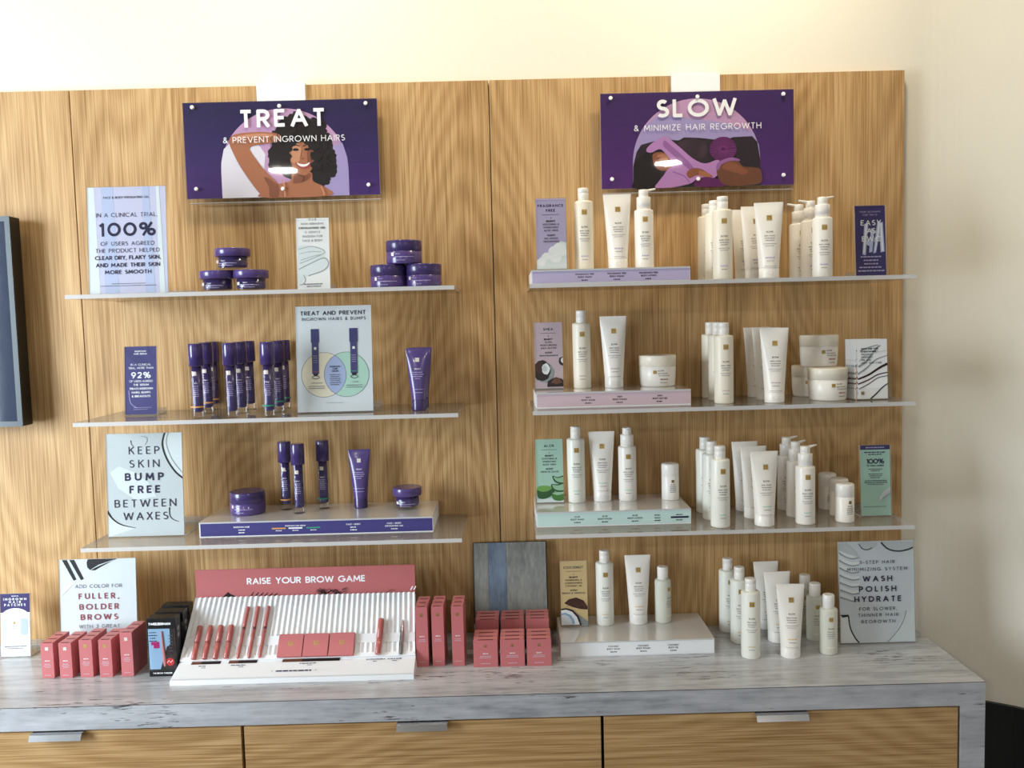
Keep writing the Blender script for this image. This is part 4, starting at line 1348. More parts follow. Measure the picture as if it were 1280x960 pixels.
def pic_nuts(a, W, H):
    rnd = random.Random(4)
    cl = lambda pts: [(max(-W / 2, min(W / 2, u)), max(0, v)) for u, v in pts]
    a.poly(cl(blob(rnd, -.012, .040, .024, .025, 36, .04)), 'p_greyd')
    a.poly(cl(blob(rnd, -.018, .045, .022, .026, 36, .04)), 'brown3')
    a.poly(cl(blob(rnd, -.024, .052, .012, .014, 30, .06)), 'brown1')
    a.poly(cl(blob(rnd, -.008, .049, .010, .014, 30, .08)), 'p_white')
    a.poly(cl(blob(rnd, -.011, .050, .006, .008, 24, .12)), 'p_greyl')
    a.poly(cl(blob(rnd, .034, .068, .009, .011, 24, .08)), 'brown3')
    a.poly(cl(blob(rnd, .036, .070, .006, .007, 24, .08)), 'p_white')
    a.poly(cl([(-.006, .004), (-.004, .018), (.006, .024), (.016, .028), (.030, .024), (.036, .020), (.036, .004)]), 'brown3')
    a.poly(cl([(.004, .014), (.012, .026), (.026, .024), (.032, .014), (.018, .010)]), 'brown2')

def pic_aloe(a, W, H):
    cl = lambda pts: [(max(-W / 2, min(W / 2, u)), max(0, v)) for u, v in pts]
    a.poly(cl([(-W / 2, 0), (W / 2, 0), (W / 2, .012), (-W / 2, .008)]), 'p_pale2')
    a.poly(cl(smooth_pts([(-.034, .026), (-.030, .012), (-.012, .010), (.010, .022), (.008, .036), (-.012, .042), (-.030, .040)], 4)), 'green4')
    a.poly(cl(smooth_pts([(-.034, .034), (-.020, .028), (-.004, .030), (.006, .038), (-.008, .043), (-.028, .042)], 4)), 'green2')
    a.poly(cl(smooth_pts([(.004, .020), (.010, .006), (.030, .004), (.038, .010), (.038, .026), (.020, .028)], 4)), 'green1')
    a.poly(cl(smooth_pts([(.006, .024), (.018, .026), (.036, .030), (.038, .024), (.020, .018)], 4)), 'green3')
    a.poly(cl(smooth_pts([(.003, .046), (.008, .032), (.024, .026), (.038, .030), (.038, .050), (.020, .046)], 4)), 'green4')
    a.poly(cl(smooth_pts([(.006, .045), (.012, .034), (.026, .030), (.038, .033), (.038, .047), (.020, .043)], 4)), 'green3')
    a.poly(cl(smooth_pts([(.007, .068), (.011, .054), (.024, .047), (.038, .049), (.038, .068), (.020, .064)], 4)), 'green4')
    a.poly(cl(smooth_pts([(.010, .066), (.015, .056), (.026, .051), (.038, .052), (.038, .065), (.020, .062)], 4)), 'green3')

def pic_coconut(a, W, H):
    rnd = random.Random(9)
    cl = lambda pts: [(max(-W / 2, min(W / 2, u)), max(0, v)) for u, v in pts]
    a.poly(cl([(-.014, .046), (.010, .030), (W / 2, .012), (W / 2, 0), (.02, 0)]), 'p_greyd')
    a.poly(cl([(-.026, .060), (-.014, .070), (.006, .074), (.024, .066), (.036, .050), (.036, .042), (.016, .044), (-.006, .050)]), 'brown1')
    for i in range(34):
        u, v = rnd.uniform(-.02, .03), rnd.uniform(.052, .068)
        if v < .074 - abs(u - .005) * .7:
            a.stroke([(u, v), (u + .004, v + rnd.uniform(-.002, .002))], .0009, 'brown2')
    a.poly(cl([(-.040, .046), (-.022, .048), (-.004, .042), (.010, .026), (.018, .002), (-.040, .002)]), 'brown3')
    a.poly(cl([(-.040, .042), (-.022, .044), (-.006, .038), (.006, .024), (.013, .004), (-.040, .004)]), 'p_white')
    a.poly(cl([(-.040, .034), (-.024, .036), (-.010, .030), (-.002, .018), (.001, .006), (-.040, .006)]), 'blue_card')
    a.poly(cl([(-.040, .030), (-.026, .031), (-.015, .026), (-.008, .016), (-.006, .006), (-.040, .006)]), 'p_pale')

def art_easy(a, W, H):
    for pts in ([(-.020, .052), (-.012, .050), (-.004, .128), (-.014, .126)], [(-.004, .056), (.004, .058), (.010, .110), (.002, .116)],
                [(.006, .054), (.013, .056), (.028, .128), (.018, .132)], [(.024, .056), (.034, .058), (.031, .130), (.022, .128)], [(.008, .082), (.030, .090), (.030, .100), (.010, .092)], [(-.016, .080), (.000, .070), (.002, .080), (-.014, .092)]):
        a.poly(pts, 'p_lavender2')
    for pts in ([(-.018, .056), (-.015, .056), (-.007, .126), (-.010, .126)], [(.010, .060), (.012, .060), (.024, .126), (.021, .127)], [(.027, .060), (.031, .060), (.028, .126), (.025, .126)]):
        a.poly(pts, 'p_white')
    a.text('YOUR GETAWAY', 0, .1530, .0042, 'ink_lilac', .16, .3)
    a.text('FOR THIS IS', 0, .1455, .0042, 'ink_lilac', .16, .3)
    for i, s in enumerate(('EASY', 'AS', 'EWC')):
        a.text(s, .002, .1220 - .0195 * i, .0130, 'ink_white', .16, fit=(.048, .020, .044)[i])
    for i, w_ in enumerate((.050, .036, .034, .058, .064)):
        a.greek(0, .0445 - .0085 * i, w_, .0030, 'ink_lilac', i)

def art_mint(a, W, H):
    a.rect(-W / 2, W / 2, H - .011, H, 'p_navy')
    a.greek(0, H - .0070, .046, .0026, 'ink_lilac', 1)
    a.greek(0, H - .0190, .054, .0026, 'ink_navy', 2)
    a.greek(0, H - .0240, .034, .0022, 'ink_navy', 3)
    a.text('100%', 0, H - .0460, .0125, 'ink_navy', .2, fit=.042)
    a.text('OF USERS AGREED', 0, H - .0525, .0036, 'ink_navy', .2, .2)
    for i, w_ in enumerate((.034, .022, .036, .030, .026, .054, .056, .040)):
        a.greek(0, H - (.0605, .0645, .0725, .0770, .0815, .0890, .0935, .0980)[i], w_, .0020, 'ink_navy' if i in (5, 6) else 'ink_grey', i)
    a.poly([(.008, .035), (.036, .060), (.036, .072), (.020, .062), (.008, .046)], 'p_pale')
    a.poly([(.012, .038), (.034, .052), (.034, .060), (.022, .054)], 'p_greyl')
    a.stroke([(.014, .040), (.034, .054)], .0016, 'p_greyd')
    a.greek(-.004, .022, .056, .0012, 'ink_grey', 9)

def art_brochure(a, W, H):
    for pts, w0, w1, c in (([(-.036, .060), (-.015, .074), (.008, .094), (.036, .104)], .0044, .0020, 'p_greyd'), ([(-.036, .048), (-.010, .058), (.016, .074), (.036, .084)], .0040, .0060, 'hair2'), ([(-.036, .036), (-.010, .046), (.012, .058), (.036, .063)], .0034, .0024, 'brown1'),
                           ([(-.034, .024), (-.010, .036), (.012, .050), (.036, .055)], .0022, .0016, 'hair2'), ([(-.006, .000), (.008, .012), (.022, .026), (.036, .036)], .0034, .0024, 'hair'), ([(-.034, .078), (-.014, .092), (.010, .122), (.020, .128)], .0050, .0024, 'p_greyd'),
                           ([(-.030, .116), (-.010, .124), (.014, .130)], .0032, .0020, 'p_greyd'), ([(-.034, .092), (-.010, .108), (.034, .116)], .0024, .0018, 'p_greyl')):
        a.stroke([(min(W / 2, u), v) for u, v in smooth_pts(pts, 6, False)], w0, c, w2=w1)
    for i, (s, b_) in enumerate((('SKINCARE FOR', 1), ('EVERYWHERE~', 1), ('SPECIALLY', 0), ('DESIGNED', 0), ('PRE AND', 0), ('POST WAX CARE', 0))):
        a.text(s, -.027, .1190 - .0068 * i, .0042, 'ink_black', .22 if b_ else .15, .24, align='l')
    logo(a, -.025, .014, .0075, True)

# ------------------------------------------------------------------ upper left shelf
Z1, Z2, Z3, R1, R2, R3, ZC, RH = 1.7821, 1.4838, 1.1851, 1.7803, 1.4834, 1.1881, 0.86, 0.038
stand_card('sign_stand', 'pale lavender shelf sign about a clinical trial with a big 100%', 'sign', -0.8700, -0.20, Z1, 0.187, 0.2545, 'p_lavender', art_100, 4, 0.185)
glass_jar('clear-bottomed purple gel jar, lower left of its stack of three on the top shelf', -0.6668, -0.17, Z1, 0, 'stack of clear-bottomed gel jars', 1.13)
glass_jar('clear-bottomed purple gel jar, lower right of its stack of three on the top shelf', -0.5854, -0.17, Z1, 0.1, 'stack of clear-bottomed gel jars', 1.13)
glass_jar('clear-bottomed purple gel jar on top of its stack of three on the top shelf', -0.6276, -0.17, Z1 + 0.0526, -0.1, 'stack of clear-bottomed gel jars', 1.13)
stand_card('sign_stand', 'narrow white sign with a smear of white cream between the two jar stacks', 'sign', -0.4299, -0.19, Z1, 0.0785, 0.1700, 'p_white', art_smear, 4, 0.06)
purple_jar('all-purple jar, lower left of the stack at the right of the top left shelf', -0.2554, -0.15, Z1, 0.05, 'stack of all-purple jars')
purple_jar('all-purple jar, lower right of the stack at the right of the top left shelf', -0.1692, -0.15, Z1, -0.08, 'stack of all-purple jars')
purple_jar('all-purple jar on top of the stack at the right of the top left shelf', -0.2154, -0.15, Z1 + 0.0578, 0.12, 'stack of all-purple jars')

# ------------------------------------------------------------------ middle left shelf
stand_card('sign_stand', 'small indigo sign with a white 92% left of the serum bottles', 'sign', -0.8875, -0.1285, Z2, 0.0790, 0.1700, 'p_indigo', art_92, 6, 0.06)
for i, (x, y, lab) in enumerate(((-0.7079, -0.2297, 'front serum bottle of the cluster with orange rings'), (-0.7230, -0.1163, 'second serum bottle back in the cluster with orange rings'), (-0.7416, -0.0141, 'rearmost serum bottle of the cluster with orange rings'))):
    serum('purple-capped ' + lab, x, y, Z2, 'orange_ring', 0.0, 'serum bottles on the middle left shelf')
for i, (x, y, lab) in enumerate(((-0.6279, -0.2278, 'front serum bottle of the ringless cluster'), (-0.6321, -0.1382, 'second serum bottle back in the ringless cluster'), (-0.6396, -0.0398, 'rearmost serum bottle of the ringless cluster'))):
    serum('purple-capped ' + lab, x, y, Z2, None, 0.0, 'serum bottles on the middle left shelf')
for i, (x, y, lab) in enumerate(((-0.5357, -0.2407, 'front serum bottle of the cluster with green rings'), (-0.5400, -0.1326, 'second serum bottle back in the cluster with green rings'), (-0.5505, -0.0318, 'rearmost serum bottle of the cluster with green rings'))):
    serum('purple-capped ' + lab, x, y, Z2, 'green_ring', 0.0, 'serum bottles on the middle left shelf')
stand_card('sign_stand', 'white sign TREAT AND PREVENT with two serum bottles over overlapping circles', 'sign', -0.3913, -0.1841, Z2, 0.1840, 0.2580, 'p_pale', art_venn, 5, 0.15)
tube('purple squeeze tube at the right end of the middle left shelf, front one', -0.1886, -0.1740, Z2, 'purple', 0.0, 'purple squeeze tubes')
tube('purple squeeze tube mostly hidden behind another on the middle left shelf', -0.1873, -0.115, Z2, 'purple', 0.03, 'purple squeeze tubes')

# ------------------------------------------------------------------ lower left shelf
stand_card('sign_stand', 'pale sign KEEP SKIN BUMP FREE BETWEEN WAXES', 'sign', -0.8744, -0.1692, Z3, BIGW, 0.2545, 'p_greyl', art_keep, 4, 0.160)
purple_jar('all-purple jar at the left end of the indigo-fronted riser', -0.6435, -0.0914, Z3 + RH, 0.0)
serum('purple-capped serum bottle with an orange ring on the indigo-fronted riser', -0.5515, -0.0648, Z3 + RH, 'orange_ring', 0.0, 'serum bottles on the riser')
serum('purple-capped ringless serum bottle standing foremost on the indigo-fronted riser', -0.5064, -0.1120, Z3 + RH, None, 0.0, 'serum bottles on the riser')
serum('purple-capped serum bottle with a green ring on the indigo-fronted riser', -0.4544, -0.0623, Z3 + RH, 'green_ring', 0.0, 'serum bottles on the riser')
tube('purple squeeze tube standing on the indigo-fronted riser', -0.3594, -0.0623, Z3 + RH, 'purple', 0.0, 'purple squeeze tubes')
glass_jar('clear-bottomed purple gel jar at the right end of the indigo-fronted riser', -0.2358, -0.0831, Z3 + RH, 0.0)

# ------------------------------------------------------------------ right shelves: one of each on the riser, rows of three beside it
FAM = {'lavender': 'top right shelf', 'shea': 'shea shelf', 'aloe': 'aloe shelf', 'coconut': 'worktop'}
def row(fn, noun, fam, pts, z, **kw):
    names = ('front', 'middle', 'rearmost')
    for i, (x, y) in enumerate(pts):
        lab = '%s %s of the row of three on the %s' % (names[i], noun, FAM[fam])
        args = (lab, x, y, z) + ((fam,) if fn in (wash, pump, tube) else ())
        fn(*args, rz=random.uniform(-0.15, 0.15), group='rows of spare products beside the risers', **kw)

# top right
stand_card('scent_card', 'tall lavender card FRAGRANCE FREE with a white cloud', 'card', 0.1426, -0.205, R1 + 0.034, 0.0715, 0.1680, 'p_lilac', family_card(('FRAGRANCE', 'FREE'), (('BENEFIT', 1), ('SOOTHING &', 0), ('HYDRATING', 0), ('ALOE VERA', 0), ('', 0), ('SCENT', 1), ('NO ADDED', 0), ('FRAGRANCE', 0)), pic_cloud), 4, 0.05)
wash('cream wash bottle on the lavender riser', 0.2234, -0.17, R1 + 0.034, 'lavender')
tube('white squeeze tube on the lavender riser', 0.3050, -0.17, R1 + 0.034, 'lavender')
pump('white pump bottle on the lavender riser', 0.3691, -0.17, R1 + 0.034, 'lavender', nozzle=0.0)
row(wash, 'cream wash bottle', 'lavender', ((0.5483, -0.215), (0.5459, -0.145), (0.5422, -0.08)), R1)
row(tube, 'white squeeze tube', 'lavender', ((0.6579, -0.215), (0.6445, -0.145), (0.6362, -0.085)), R1)
row(pump, 'white pump bottle', 'lavender', ((0.7858, -0.215),), R1, nozzle=0.35)
for lab, px, py in (('middle', 0.7798, -0.150), ('rearmost', 0.7730, -0.085)):
    pump(lab + ' white pump bottle of the row of three on the top right shelf', px, py, R1, 'lavender', 0.05, 'rows of spare products beside the risers', PI)
stand_card('sign_stand', 'dark purple card EASY AS EWC with pale brush strokes', 'card', 0.9190, -0.175, R1, 0.0735, 0.1700, 'p_navy', art_easy, 4, 0.07)

# shea
stand_card('scent_card', 'tall mauve card SHEA with cut brown nuts', 'card', 0.1347, -0.1148, R2 + RH, 0.0700, 0.1660, 'p_pinkmauve', family_card(('SHEA',), (('BENEFIT', 1), ('ULTRA', 0), ('MOISTURIZING', 0), ('SHEA BUTTER', 0), ('', 0), ('SCENT', 1), ('#', 0)), pic_nuts), 5, 0.06)
wash('cream wash bottle on the mauve riser', 0.2191, -0.0933, R2 + RH, 'shea')
tube('white squeeze tube on the mauve riser', 0.2986, -0.1033, R2 + RH, 'shea')
butter_jar('wide white jar on the mauve riser', 0.4123, -0.0820, R2 + RH)
row(wash, 'cream wash bottle', 'shea', ((0.5556, -0.1876), (0.5609, -0.1051), (0.5613, -0.0262)), R2)
row(tube, 'white squeeze tube', 'shea', ((0.6751, -0.1989), (0.6764, -0.1259), (0.6778, -0.0406)), R2)
JX, JY = 0.8168, -0.1647
butter_jar('wide white jar, front right under another in the stack of three', JX, JY, R2, 0.25, 'stack of wide white jars')
KX, KY = 0.8138, -0.0519
butter_jar('wide white jar, rear left under another in the stack of three', KX, KY, R2, -0.2, 'stack of wide white jars')
butter_jar('wide white jar on top of the stack of three', (JX + KX) / 2, (JY + KY) / 2, R2 + 0.0792, 0.2, 'stack of wide white jars')

# leaflets in a small clear holder
HX, HY = 0.9125, -0.2077
hd = thing('leaflet_holder', 'small clear leaflet holder at the right end of the shea shelf', 'holder', (HX, HY, R2))
s = MB()
s.box(-0.0480, 0.042, -0.004, 0.062, 0.0, 0.0025, 'acrylic')
s.box(-0.0480, 0.042, 0.060, 0.0625, 0.0025, 0.110, 'acrylic')
s.box(-0.046, 0.042, -0.004, -0.0025, 0.0025, 0.030, 'acrylic')
s.box(-0.0480, -0.0465, -0.004, 0.062, 0.0025, 0.060, 'acrylic')
s.box(0.0405, 0.042, -0.004, 0.062, 0.0025, 0.060, 'acrylic')
s.build('tray', hd)
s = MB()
s.rod((-0.0440, -0.0050, 0.0), (-0.0440, -0.0050, 0.082), 0.0012, 0.0012, 'copper', 8)  # added rod standing in for a reflection along the clear edge
s.build('edge_glint', hd, label='imitated copper-toned reflection on the corner edge')
lf = None
for i in range(6):
    a = Art(on_plane(0.072, math.radians(3), 0, 0))
    a.box(-0.036, 0.036, 0.0004, 0.0012, 0.0, 0.1440, 'white_card')
    # the sheet leans with its print
    st_, ct_ = math.sin(math.radians(3)), math.cos(math.radians(3))
    a.v = [(x, z * st_ + y * ct_, z * ct_) for x, y, z in a.v]
    a.add([a.fn(u, v, 0.0002 - 0.0004) for u, v in ((-.036, 0), (.036, 0), (.036, .144), (-.036, .144))], [(0, 1, 2, 3)], 'p_white')
    art_brochure(a, 0.072, 0.144)
    lab = ('leaflet with brown brush strokes, foremost in the clear holder', 'leaflet just behind the foremost one in the clear holder', 'leaflet third from the front in the clear holder', 'leaflet fourth from the front in the clear holder', 'leaflet second from the back in the clear holder', 'rearmost leaflet in the clear holder')[i]
    if lf is None:
        lf = a.build('leaflet', None)
        o = lf
    else:
        o = lf.copy()
        COL.objects.link(o)
    o.location = (HX - 0.0016 * i - (0.004 if i else 0), HY + 0.0035 + i * 0.0085, R2 + 0.0028)
    o['label'] = lab
    o['category'] = 'leaflet'
    o['group'] = 'leaflets in the clear holder'

# aloe
stand_card('scent_card', 'tall green card ALOE with cut aloe leaves', 'card', 0.1314, -0.0909, R3 + RH, 0.0695, 0.1620, 'p_mint', family_card(('ALOE',), (('BENEFIT', 1), ('SOOTHING &', 0), ('HYDRATING', 0), ('ALOE VERA', 0), ('', 0), ('SCENT', 1), ('FRESH & CLEAN', 0)), pic_aloe), 5, 0.06)
wash('milky wash bottle on the mint-green riser', 0.2002, -0.0763, R3 + RH, 'aloe')
tube('white squeeze tube on the mint-green riser', 0.2675, -0.0684, R3 + RH, 'aloe')
pump('white pump bottle on the mint-green riser', 0.3329, -0.0723, R3 + RH, 'aloe', nozzle=-PI / 2)
stick('short white roll-on at the right end of the mint-green riser', 0.4429, -0.0740, R3 + RH)
row(wash, 'milky wash bottle', 'aloe', ((0.5356, -0.2235), (0.5345, -0.1414), (0.5352, -0.0631)), R3)
row(tube, 'white squeeze tube', 'aloe', ((0.6426, -0.2226), (0.6403, -0.1380), (0.6411, -0.0534)), R3)
row(pump, 'white pump bottle', 'aloe', ((0.7437, -0.2165), (0.7461, -0.1385), (0.7495, -0.0556)), R3, nozzle=0.2)
row(stick, 'short white roll-on', 'aloe', ((0.8440, -0.2053), (0.8554, -0.1378), (0.8539, -0.0623)), R3)
stand_card('sign_stand', 'mint-green card with a navy top band and a bold 100%', 'card', 0.9365, -0.1706, R3, 0.0735, 0.1750, 'p_mint', art_mint, 4, 0.07)

# coconut
stand_card('scent_card', 'tall sand-coloured card COCONUT with a halved coconut', 'card', 0.1877, -0.0869, ZC + RH, 0.0690, 0.1690, 'p_sand', family_card(('COCONUT',), (('BENEFIT', 1), ('NOURISHING &', 0), ('CONDITIONING', 0), ('COCONUT OIL', 0), ('', 0), ('SCENT', 1), ('BRIGHT & TROPICAL', 0)), pic_coconut), 5, 0.06)
wash('milky wash bottle on the white riser', 0.2696, -0.0664, ZC + RH, 'coconut')
tube('white squeeze tube on the white riser', 0.3568, -0.0624, ZC + RH, 'coconut')
small_bottle('small frosted oil bottle on the white riser', 0.4226, -0.0594, ZC + RH, 0.7)
row(wash, 'milky wash bottle', 'coconut', ((0.6093, -0.2171), (0.6083, -0.1175), (0.5992, -0.0356)), ZC)
row(tube, 'white squeeze tube', 'coconut', ((0.7056, -0.2206), (0.7057, -0.1157), (0.7050, -0.0209)), ZC)
row(small_bottle, 'small frosted oil bottle', 'coconut', ((0.8040, -0.2069), (0.8032, -0.1139), (0.8029, -0.0394)), ZC)
stand_card('sign_stand', 'large pale sign WASH POLISH HYDRATE at the right end of the worktop', 'sign', 0.9483, -0.1576, ZC, 0.1900, 0.2560, 'p_pale', art_washsign, 4, 0.12)

# ------------------------------------------------------------------ worktop, left part
stand_card('sign_stand', 'small sign for ingrown hair patches at the left picture edge', 'sign', -1.2605, -0.0940, ZC, 0.0760, 0.1620, 'p_white', art_patches, 5, 0.088)
stand_card('sign_stand', 'pale sign FULLER, BOLDER BROWS behind the pink boxes', 'sign', -1.0330, -0.117, ZC, 0.1950, 0.2530, 'p_pale', art_fuller, 4, 0.10)

def pink_box(label, x, y, z, w_, d_, h_, group, kind):
    key = ('pbox', kind)
    if key in CACHE:
        return dup(CACHE[key], label, (x, y, z), 0, group)
    r = thing('carton', label, 'box', (x, y, z), 0, group)
    b = MB()
    b.bbox(-w_ / 2, w_ / 2, 0.0, d_, 0.0, h_, 'pink_card', 0.0006)
    b.build('box_body', r)
    # tuck flap: a dark slot with side notches along the front of the lid
    f = MB()
    f.box(-w_ * 0.30, w_ * 0.30, 0.0012, 0.0062, h_ - 0.0002, h_ + 0.0003, 'pink_dark')
    f.box(-w_ * 0.47, w_ * 0.47, 0.0066, d_ - 0.0008, h_ - 0.0002, h_ + 0.0005, 'pink_card_light')
    f.build('tuck_flap', r)
    a = Art(lambda u, v, d: (u, -d, v))
    if kind == 'short':
        logo(a, 0, h_ * .79, 0.0062, True)
        a.text('BROW', 0, h_ * .48, 0.0028, 'ink_white', .22, .35)
        a.greek(0, h_ * .40, w_ * .46, 0.0015, 'p_pinkmauve', 1)
        a.greek(0, h_ * .345, w_ * .54, 0.0015, 'p_pinkmauve', 2)
        a.greek(0, h_ * .12, w_ * .40, 0.0016, 'p_pinkmauve', 3)
    elif kind == 'rear':
        a.greek(0, h_ * .12, w_ * .40, 0.0016, 'p_pinkmauve', 3)
    else:
        lz = {'tall': .865, 'brow': .84, 'pomade': .84, 'fifth': .85}[kind]
        if kind == 'tall':
            logo(a, 0, h_ * lz, 0.0070, True)
        else:
            a.rect(-.0042, .0036, h_ * lz - .0042, h_ * lz + .0040, 'gold' if kind == 'pomade' else 'silver_foil')
        zz = h_ * (.50 if kind == 'tall' else .48)
        a.text('BROW', 0, zz, 0.0026, 'ink_white', .22, .3)
        a.greek(0, zz - .0075, w_ * .50, 0.0016, 'p_pinkmauve', 1)
        a.greek(0, zz - .0115, w_ * .62, 0.0014, 'p_pinkmauve', 2)
        if kind != 'tall':
            a.greek(0, zz - .0155, w_ * .40, 0.0014, 'p_pinkmauve', 4)
        a.greek(0, h_ * .08, w_ * .5, 0.0014, 'p_pinkmauve', 3)
    a.build('printed_lettering', r)
    CACHE[key] = r
    return r

ORD = ('front', 'middle', 'rear')
COLS = ('first', 'second', 'third', 'fourth', 'fifth')
for c, (x, y, w_, h_, kind) in enumerate(((-1.1026, -0.2350, 0.0305, 0.0870, 'brow'), (-1.0575, -0.2375, 0.0305, 0.0870, 'brow'), (-1.0090, -0.2350, 0.0312, 0.0925, 'pomade'), (-0.9606, -0.2380, 0.0312, 0.0925, 'pomade'), (-0.9095, -0.2364, 0.0295, 0.1088, 'fifth'))):
    for i in range(3):
        pink_box('%s pink box of the %s column from the left under the brows sign' % (ORD[i], COLS[c]), x + 0.0004 * i, y + i * 0.0268, ZC, w_, 0.0262, h_, 'short columns of pink boxes', kind)
for c, (x, y) in enumerate(((-0.1945, -0.2280), (-0.1556, -0.2266), (-0.1072, -0.2285))):
    for i in range(3):
        pink_box('%s tall pink box of the %s row right of the white display stand' % (ORD[i], ('left', 'middle', 'right')[c]), x + 0.0005 * i, y + i * 0.0300, ZC, 0.0295, 0.0215, 0.1492, 'tall pink boxes', 'tall')
for c, (x, y) in enumerate(((-0.0405, -0.2398), (0.0245, -0.2396), (0.0893, -0.2415))):
    for i in range(3):
        pink_box('%s wide pink box of the %s front row before the grey panel' % (ORD[i], ('left', 'middle', 'right')[c]), x + 0.0006 * i, y + i * 0.0250, ZC, 0.0590, 0.0238, 0.0664, 'wide pink boxes', 'short')
    for i in range(3):
        pink_box('%s wide pink box of the %s back row against the grey panel' % (ORD[i], ('left', 'middle', 'right')[c]), x * 0.985 + 0.0015 + 0.0006 * i, -0.1330 + i * 0.0232, ZC, 0.0590, 0.0222, 0.0800, 'wide pink boxes, back rows', 'rear')

# grey board with wood-look streaks behind the wide boxes
g = thing('plank_board', 'grey wood-look board with a blue-grey band leaning behind the wide pink boxes', 'board', (0.0235, -0.058, ZC))
def leaned(m_, a_):
    m_.v = [(x, y * math.cos(a_) + z * math.sin(a_), z * math.cos(a_) - y * math.sin(a_)) for x, y, z in m_.v]
    return m_
an = math.radians(9)
for nm, x0, x1, mt in (('plank_strip', -0.0955, -0.0578, 'board_grey'), ('plank_strip', -0.0574, -0.0100, 'board_blue'), ('plank_strip', -0.0096, 0.0955, 'board_grey')):
    leaned(MB().bbox(x0, x1, 0.0, 0.004, 0.0, 0.2520, mt, 0.0004), an).build(nm, g)
leaned(MB().box(-0.0975, 0.0975, 0.0042, 0.0080, 0.0, 0.2530, 'dark_gap').box(-0.0985, -0.0958, -0.001, 0.0080, 0.0, 0.040, 'white_card'), an).build('backing', g)

# tweezer boxes
def tweezer_box(label, x, y, z, group):
    key = 'twz'
    if key in CACHE:
        return dup(CACHE[key], label, (x, y, z), 0, group)
    r = thing('blister_box', label, 'box', (x, y, z), 0, group)
    W, D, H = 0.0690, 0.0320, 0.1440
    b = MB()
    b.bbox(-W / 2, W / 2, 0.0, D, 0.0, H, 'black_plastic', 0.0008)
    b.build('box_body', r)
    a = Art(lambda u, v, d: (u, -d, v))
    a.poly([(-.032, .018), (-.006, .018), (.012, .075), (.020, .075), (.020, .118), (-.032, .118)], 'blue_card')
    a.poly([(.002, .018), (.030, .018), (.030, .118), (.022, .118), (.022, .080), (.012, .072)], 'hair2')
    a.text('TWEEZERMAN', -.004, .1270, .0074, 'ink_white', .26, fit=.052)
    a.text('THE BROW TWEEZER', -.002, .0065, .0040, 'ink_white', .2, fit=.046)
    a.rect(-.026, -.006, .078, .086, 'magenta')
    a.rect(-.020, -.006, .070, .079, 'magenta')
    for i in range(4):
        a.greek(-.020, .108 - .007 * i, (.018, .022, .016, .020)[i], .0022, 'ink_navy', i)
    a.ell(.018, .036, .0098, .0098, 'red_spot')
    a.stroke([(.011, .034), (.015, .040), (.019, .034), (.024, .040)], .0016, 'ink_white')
    for i in range(6):
        a.greek(.022, .100 - .0075 * i, .010, .0018, 'ink_grey', i)
    a.build('printed_card', r)
    t_ = MB()
    t_.rings([[(.0015 + s_ * .0015, -.0022, zz) for s_ in (-1, 1)] + [(.0015 + s_ * .0015, -.0006, zz) for s_ in (1, -1)] for zz in (.108, .112)], 'pink_card')
    rr = []
    for zz, hw, c0 in ((.026, .0030, .0050), (.034, .0044, .0048), (.060, .0040, .0036), (.085, .0028, .0024), (.110, .0012, .0015)):
        rr.append([(c0 - hw, -.0005, zz), (c0 - hw * .6, -.0030, zz), (c0 + hw * .6, -.0030, zz), (c0 + hw, -.0005, zz)])
    t_.rings(rr, 'pink_card_light')
    t_.build('tweezers', r, label='pink tweezers shown in the window')
    c = MB()
    c.box(-W / 2 + .002, W / 2 - .001, -0.0062, -0.0054, 0.016, 0.121, 'acrylic')
    c.box(-W / 2 + .002, W / 2 - .001, -0.0054, -0.0001, 0.120, 0.121, 'acrylic')
    c.box(W / 2 - .002, W / 2 - .001, -0.0054, -0.0001, 0.016, 0.121, 'acrylic')
    c.build('clear_window', r)
    k = MB()
    k.box(-0.028, 0.028, D - 0.0016, D - 0.0004, H, H + 0.011, 'acrylic')
    k.build('hang_tab', r, label='clear hang tab')
    s = Art(lambda u, v, d: (W / 2 + d, u, v))
    for zz in (.112, .128):
        s.ell(D / 2, zz - .014, .0085, .0085, 'ink_grey', 22)
        s.ell(D / 2, zz - .014, .0055, .0055, 'p_greyd', 22)
    for i in range(7):
        s.greek(D / 2, .078 - .0075 * i, .018, .0018, 'ink_grey', i)
    s.build('side_print', r)
    CACHE[key] = r
    return r
for x, y, lab in ((-0.8203, -0.2428, 'foremost black tweezer box beside the white display stand'), (-0.8180, -0.1985, 'middle black tweezer box beside the white display stand'), (-0.8220, -0.1480, 'rearmost black tweezer box beside the white display stand')):
    tweezer_box(lab, x, y, ZC, 'black tweezer boxes')

# ------------------------------------------------------------------ brow display stand
X0, X1 = -0.7842, -0.2090
DS = thing('display_stand', 'white brow display stand with a rose header and ribbed slope', 'display stand', ((X0 + X1) / 2, -0.30, ZC))
hw = (X1 - X0) / 2
def L(y, z):
    return (y + 0.30, z - ZC)
A_, B_ = L(-0.235, 0.8910), L(-0.130, 1.0150)
P0, P1 = L(-0.3000, 0.8600), L(-0.3000, 0.8715)
b = MB()
prof = [P0, P1, A_, (A_[0] + 0.002, A_[1] + 0.0005), (B_[0], B_[1] - 0.004), (B_[0] + 0.004, B_[1] - 0.004), (B_[0] + 0.004, 0.0)]
n = len(prof)
def xw(z, s_):
    return s_ * (hw - 0.010 * z / 0.155)
vs = [(xw(z, -1), y, z) for y, z in prof] + [(xw(z, 1), y, z) for y, z in prof]
b.add(vs, [(i, (i + 1) % n, n + (i + 1) % n, n + i) for i in range(n)] + [tuple(range(n)), tuple(range(2 * n - 1, n - 1, -1))], 'white_card')
b.build('base', DS)
sl = math.hypot(B_[0] - A_[0], B_[1] - A_[1])
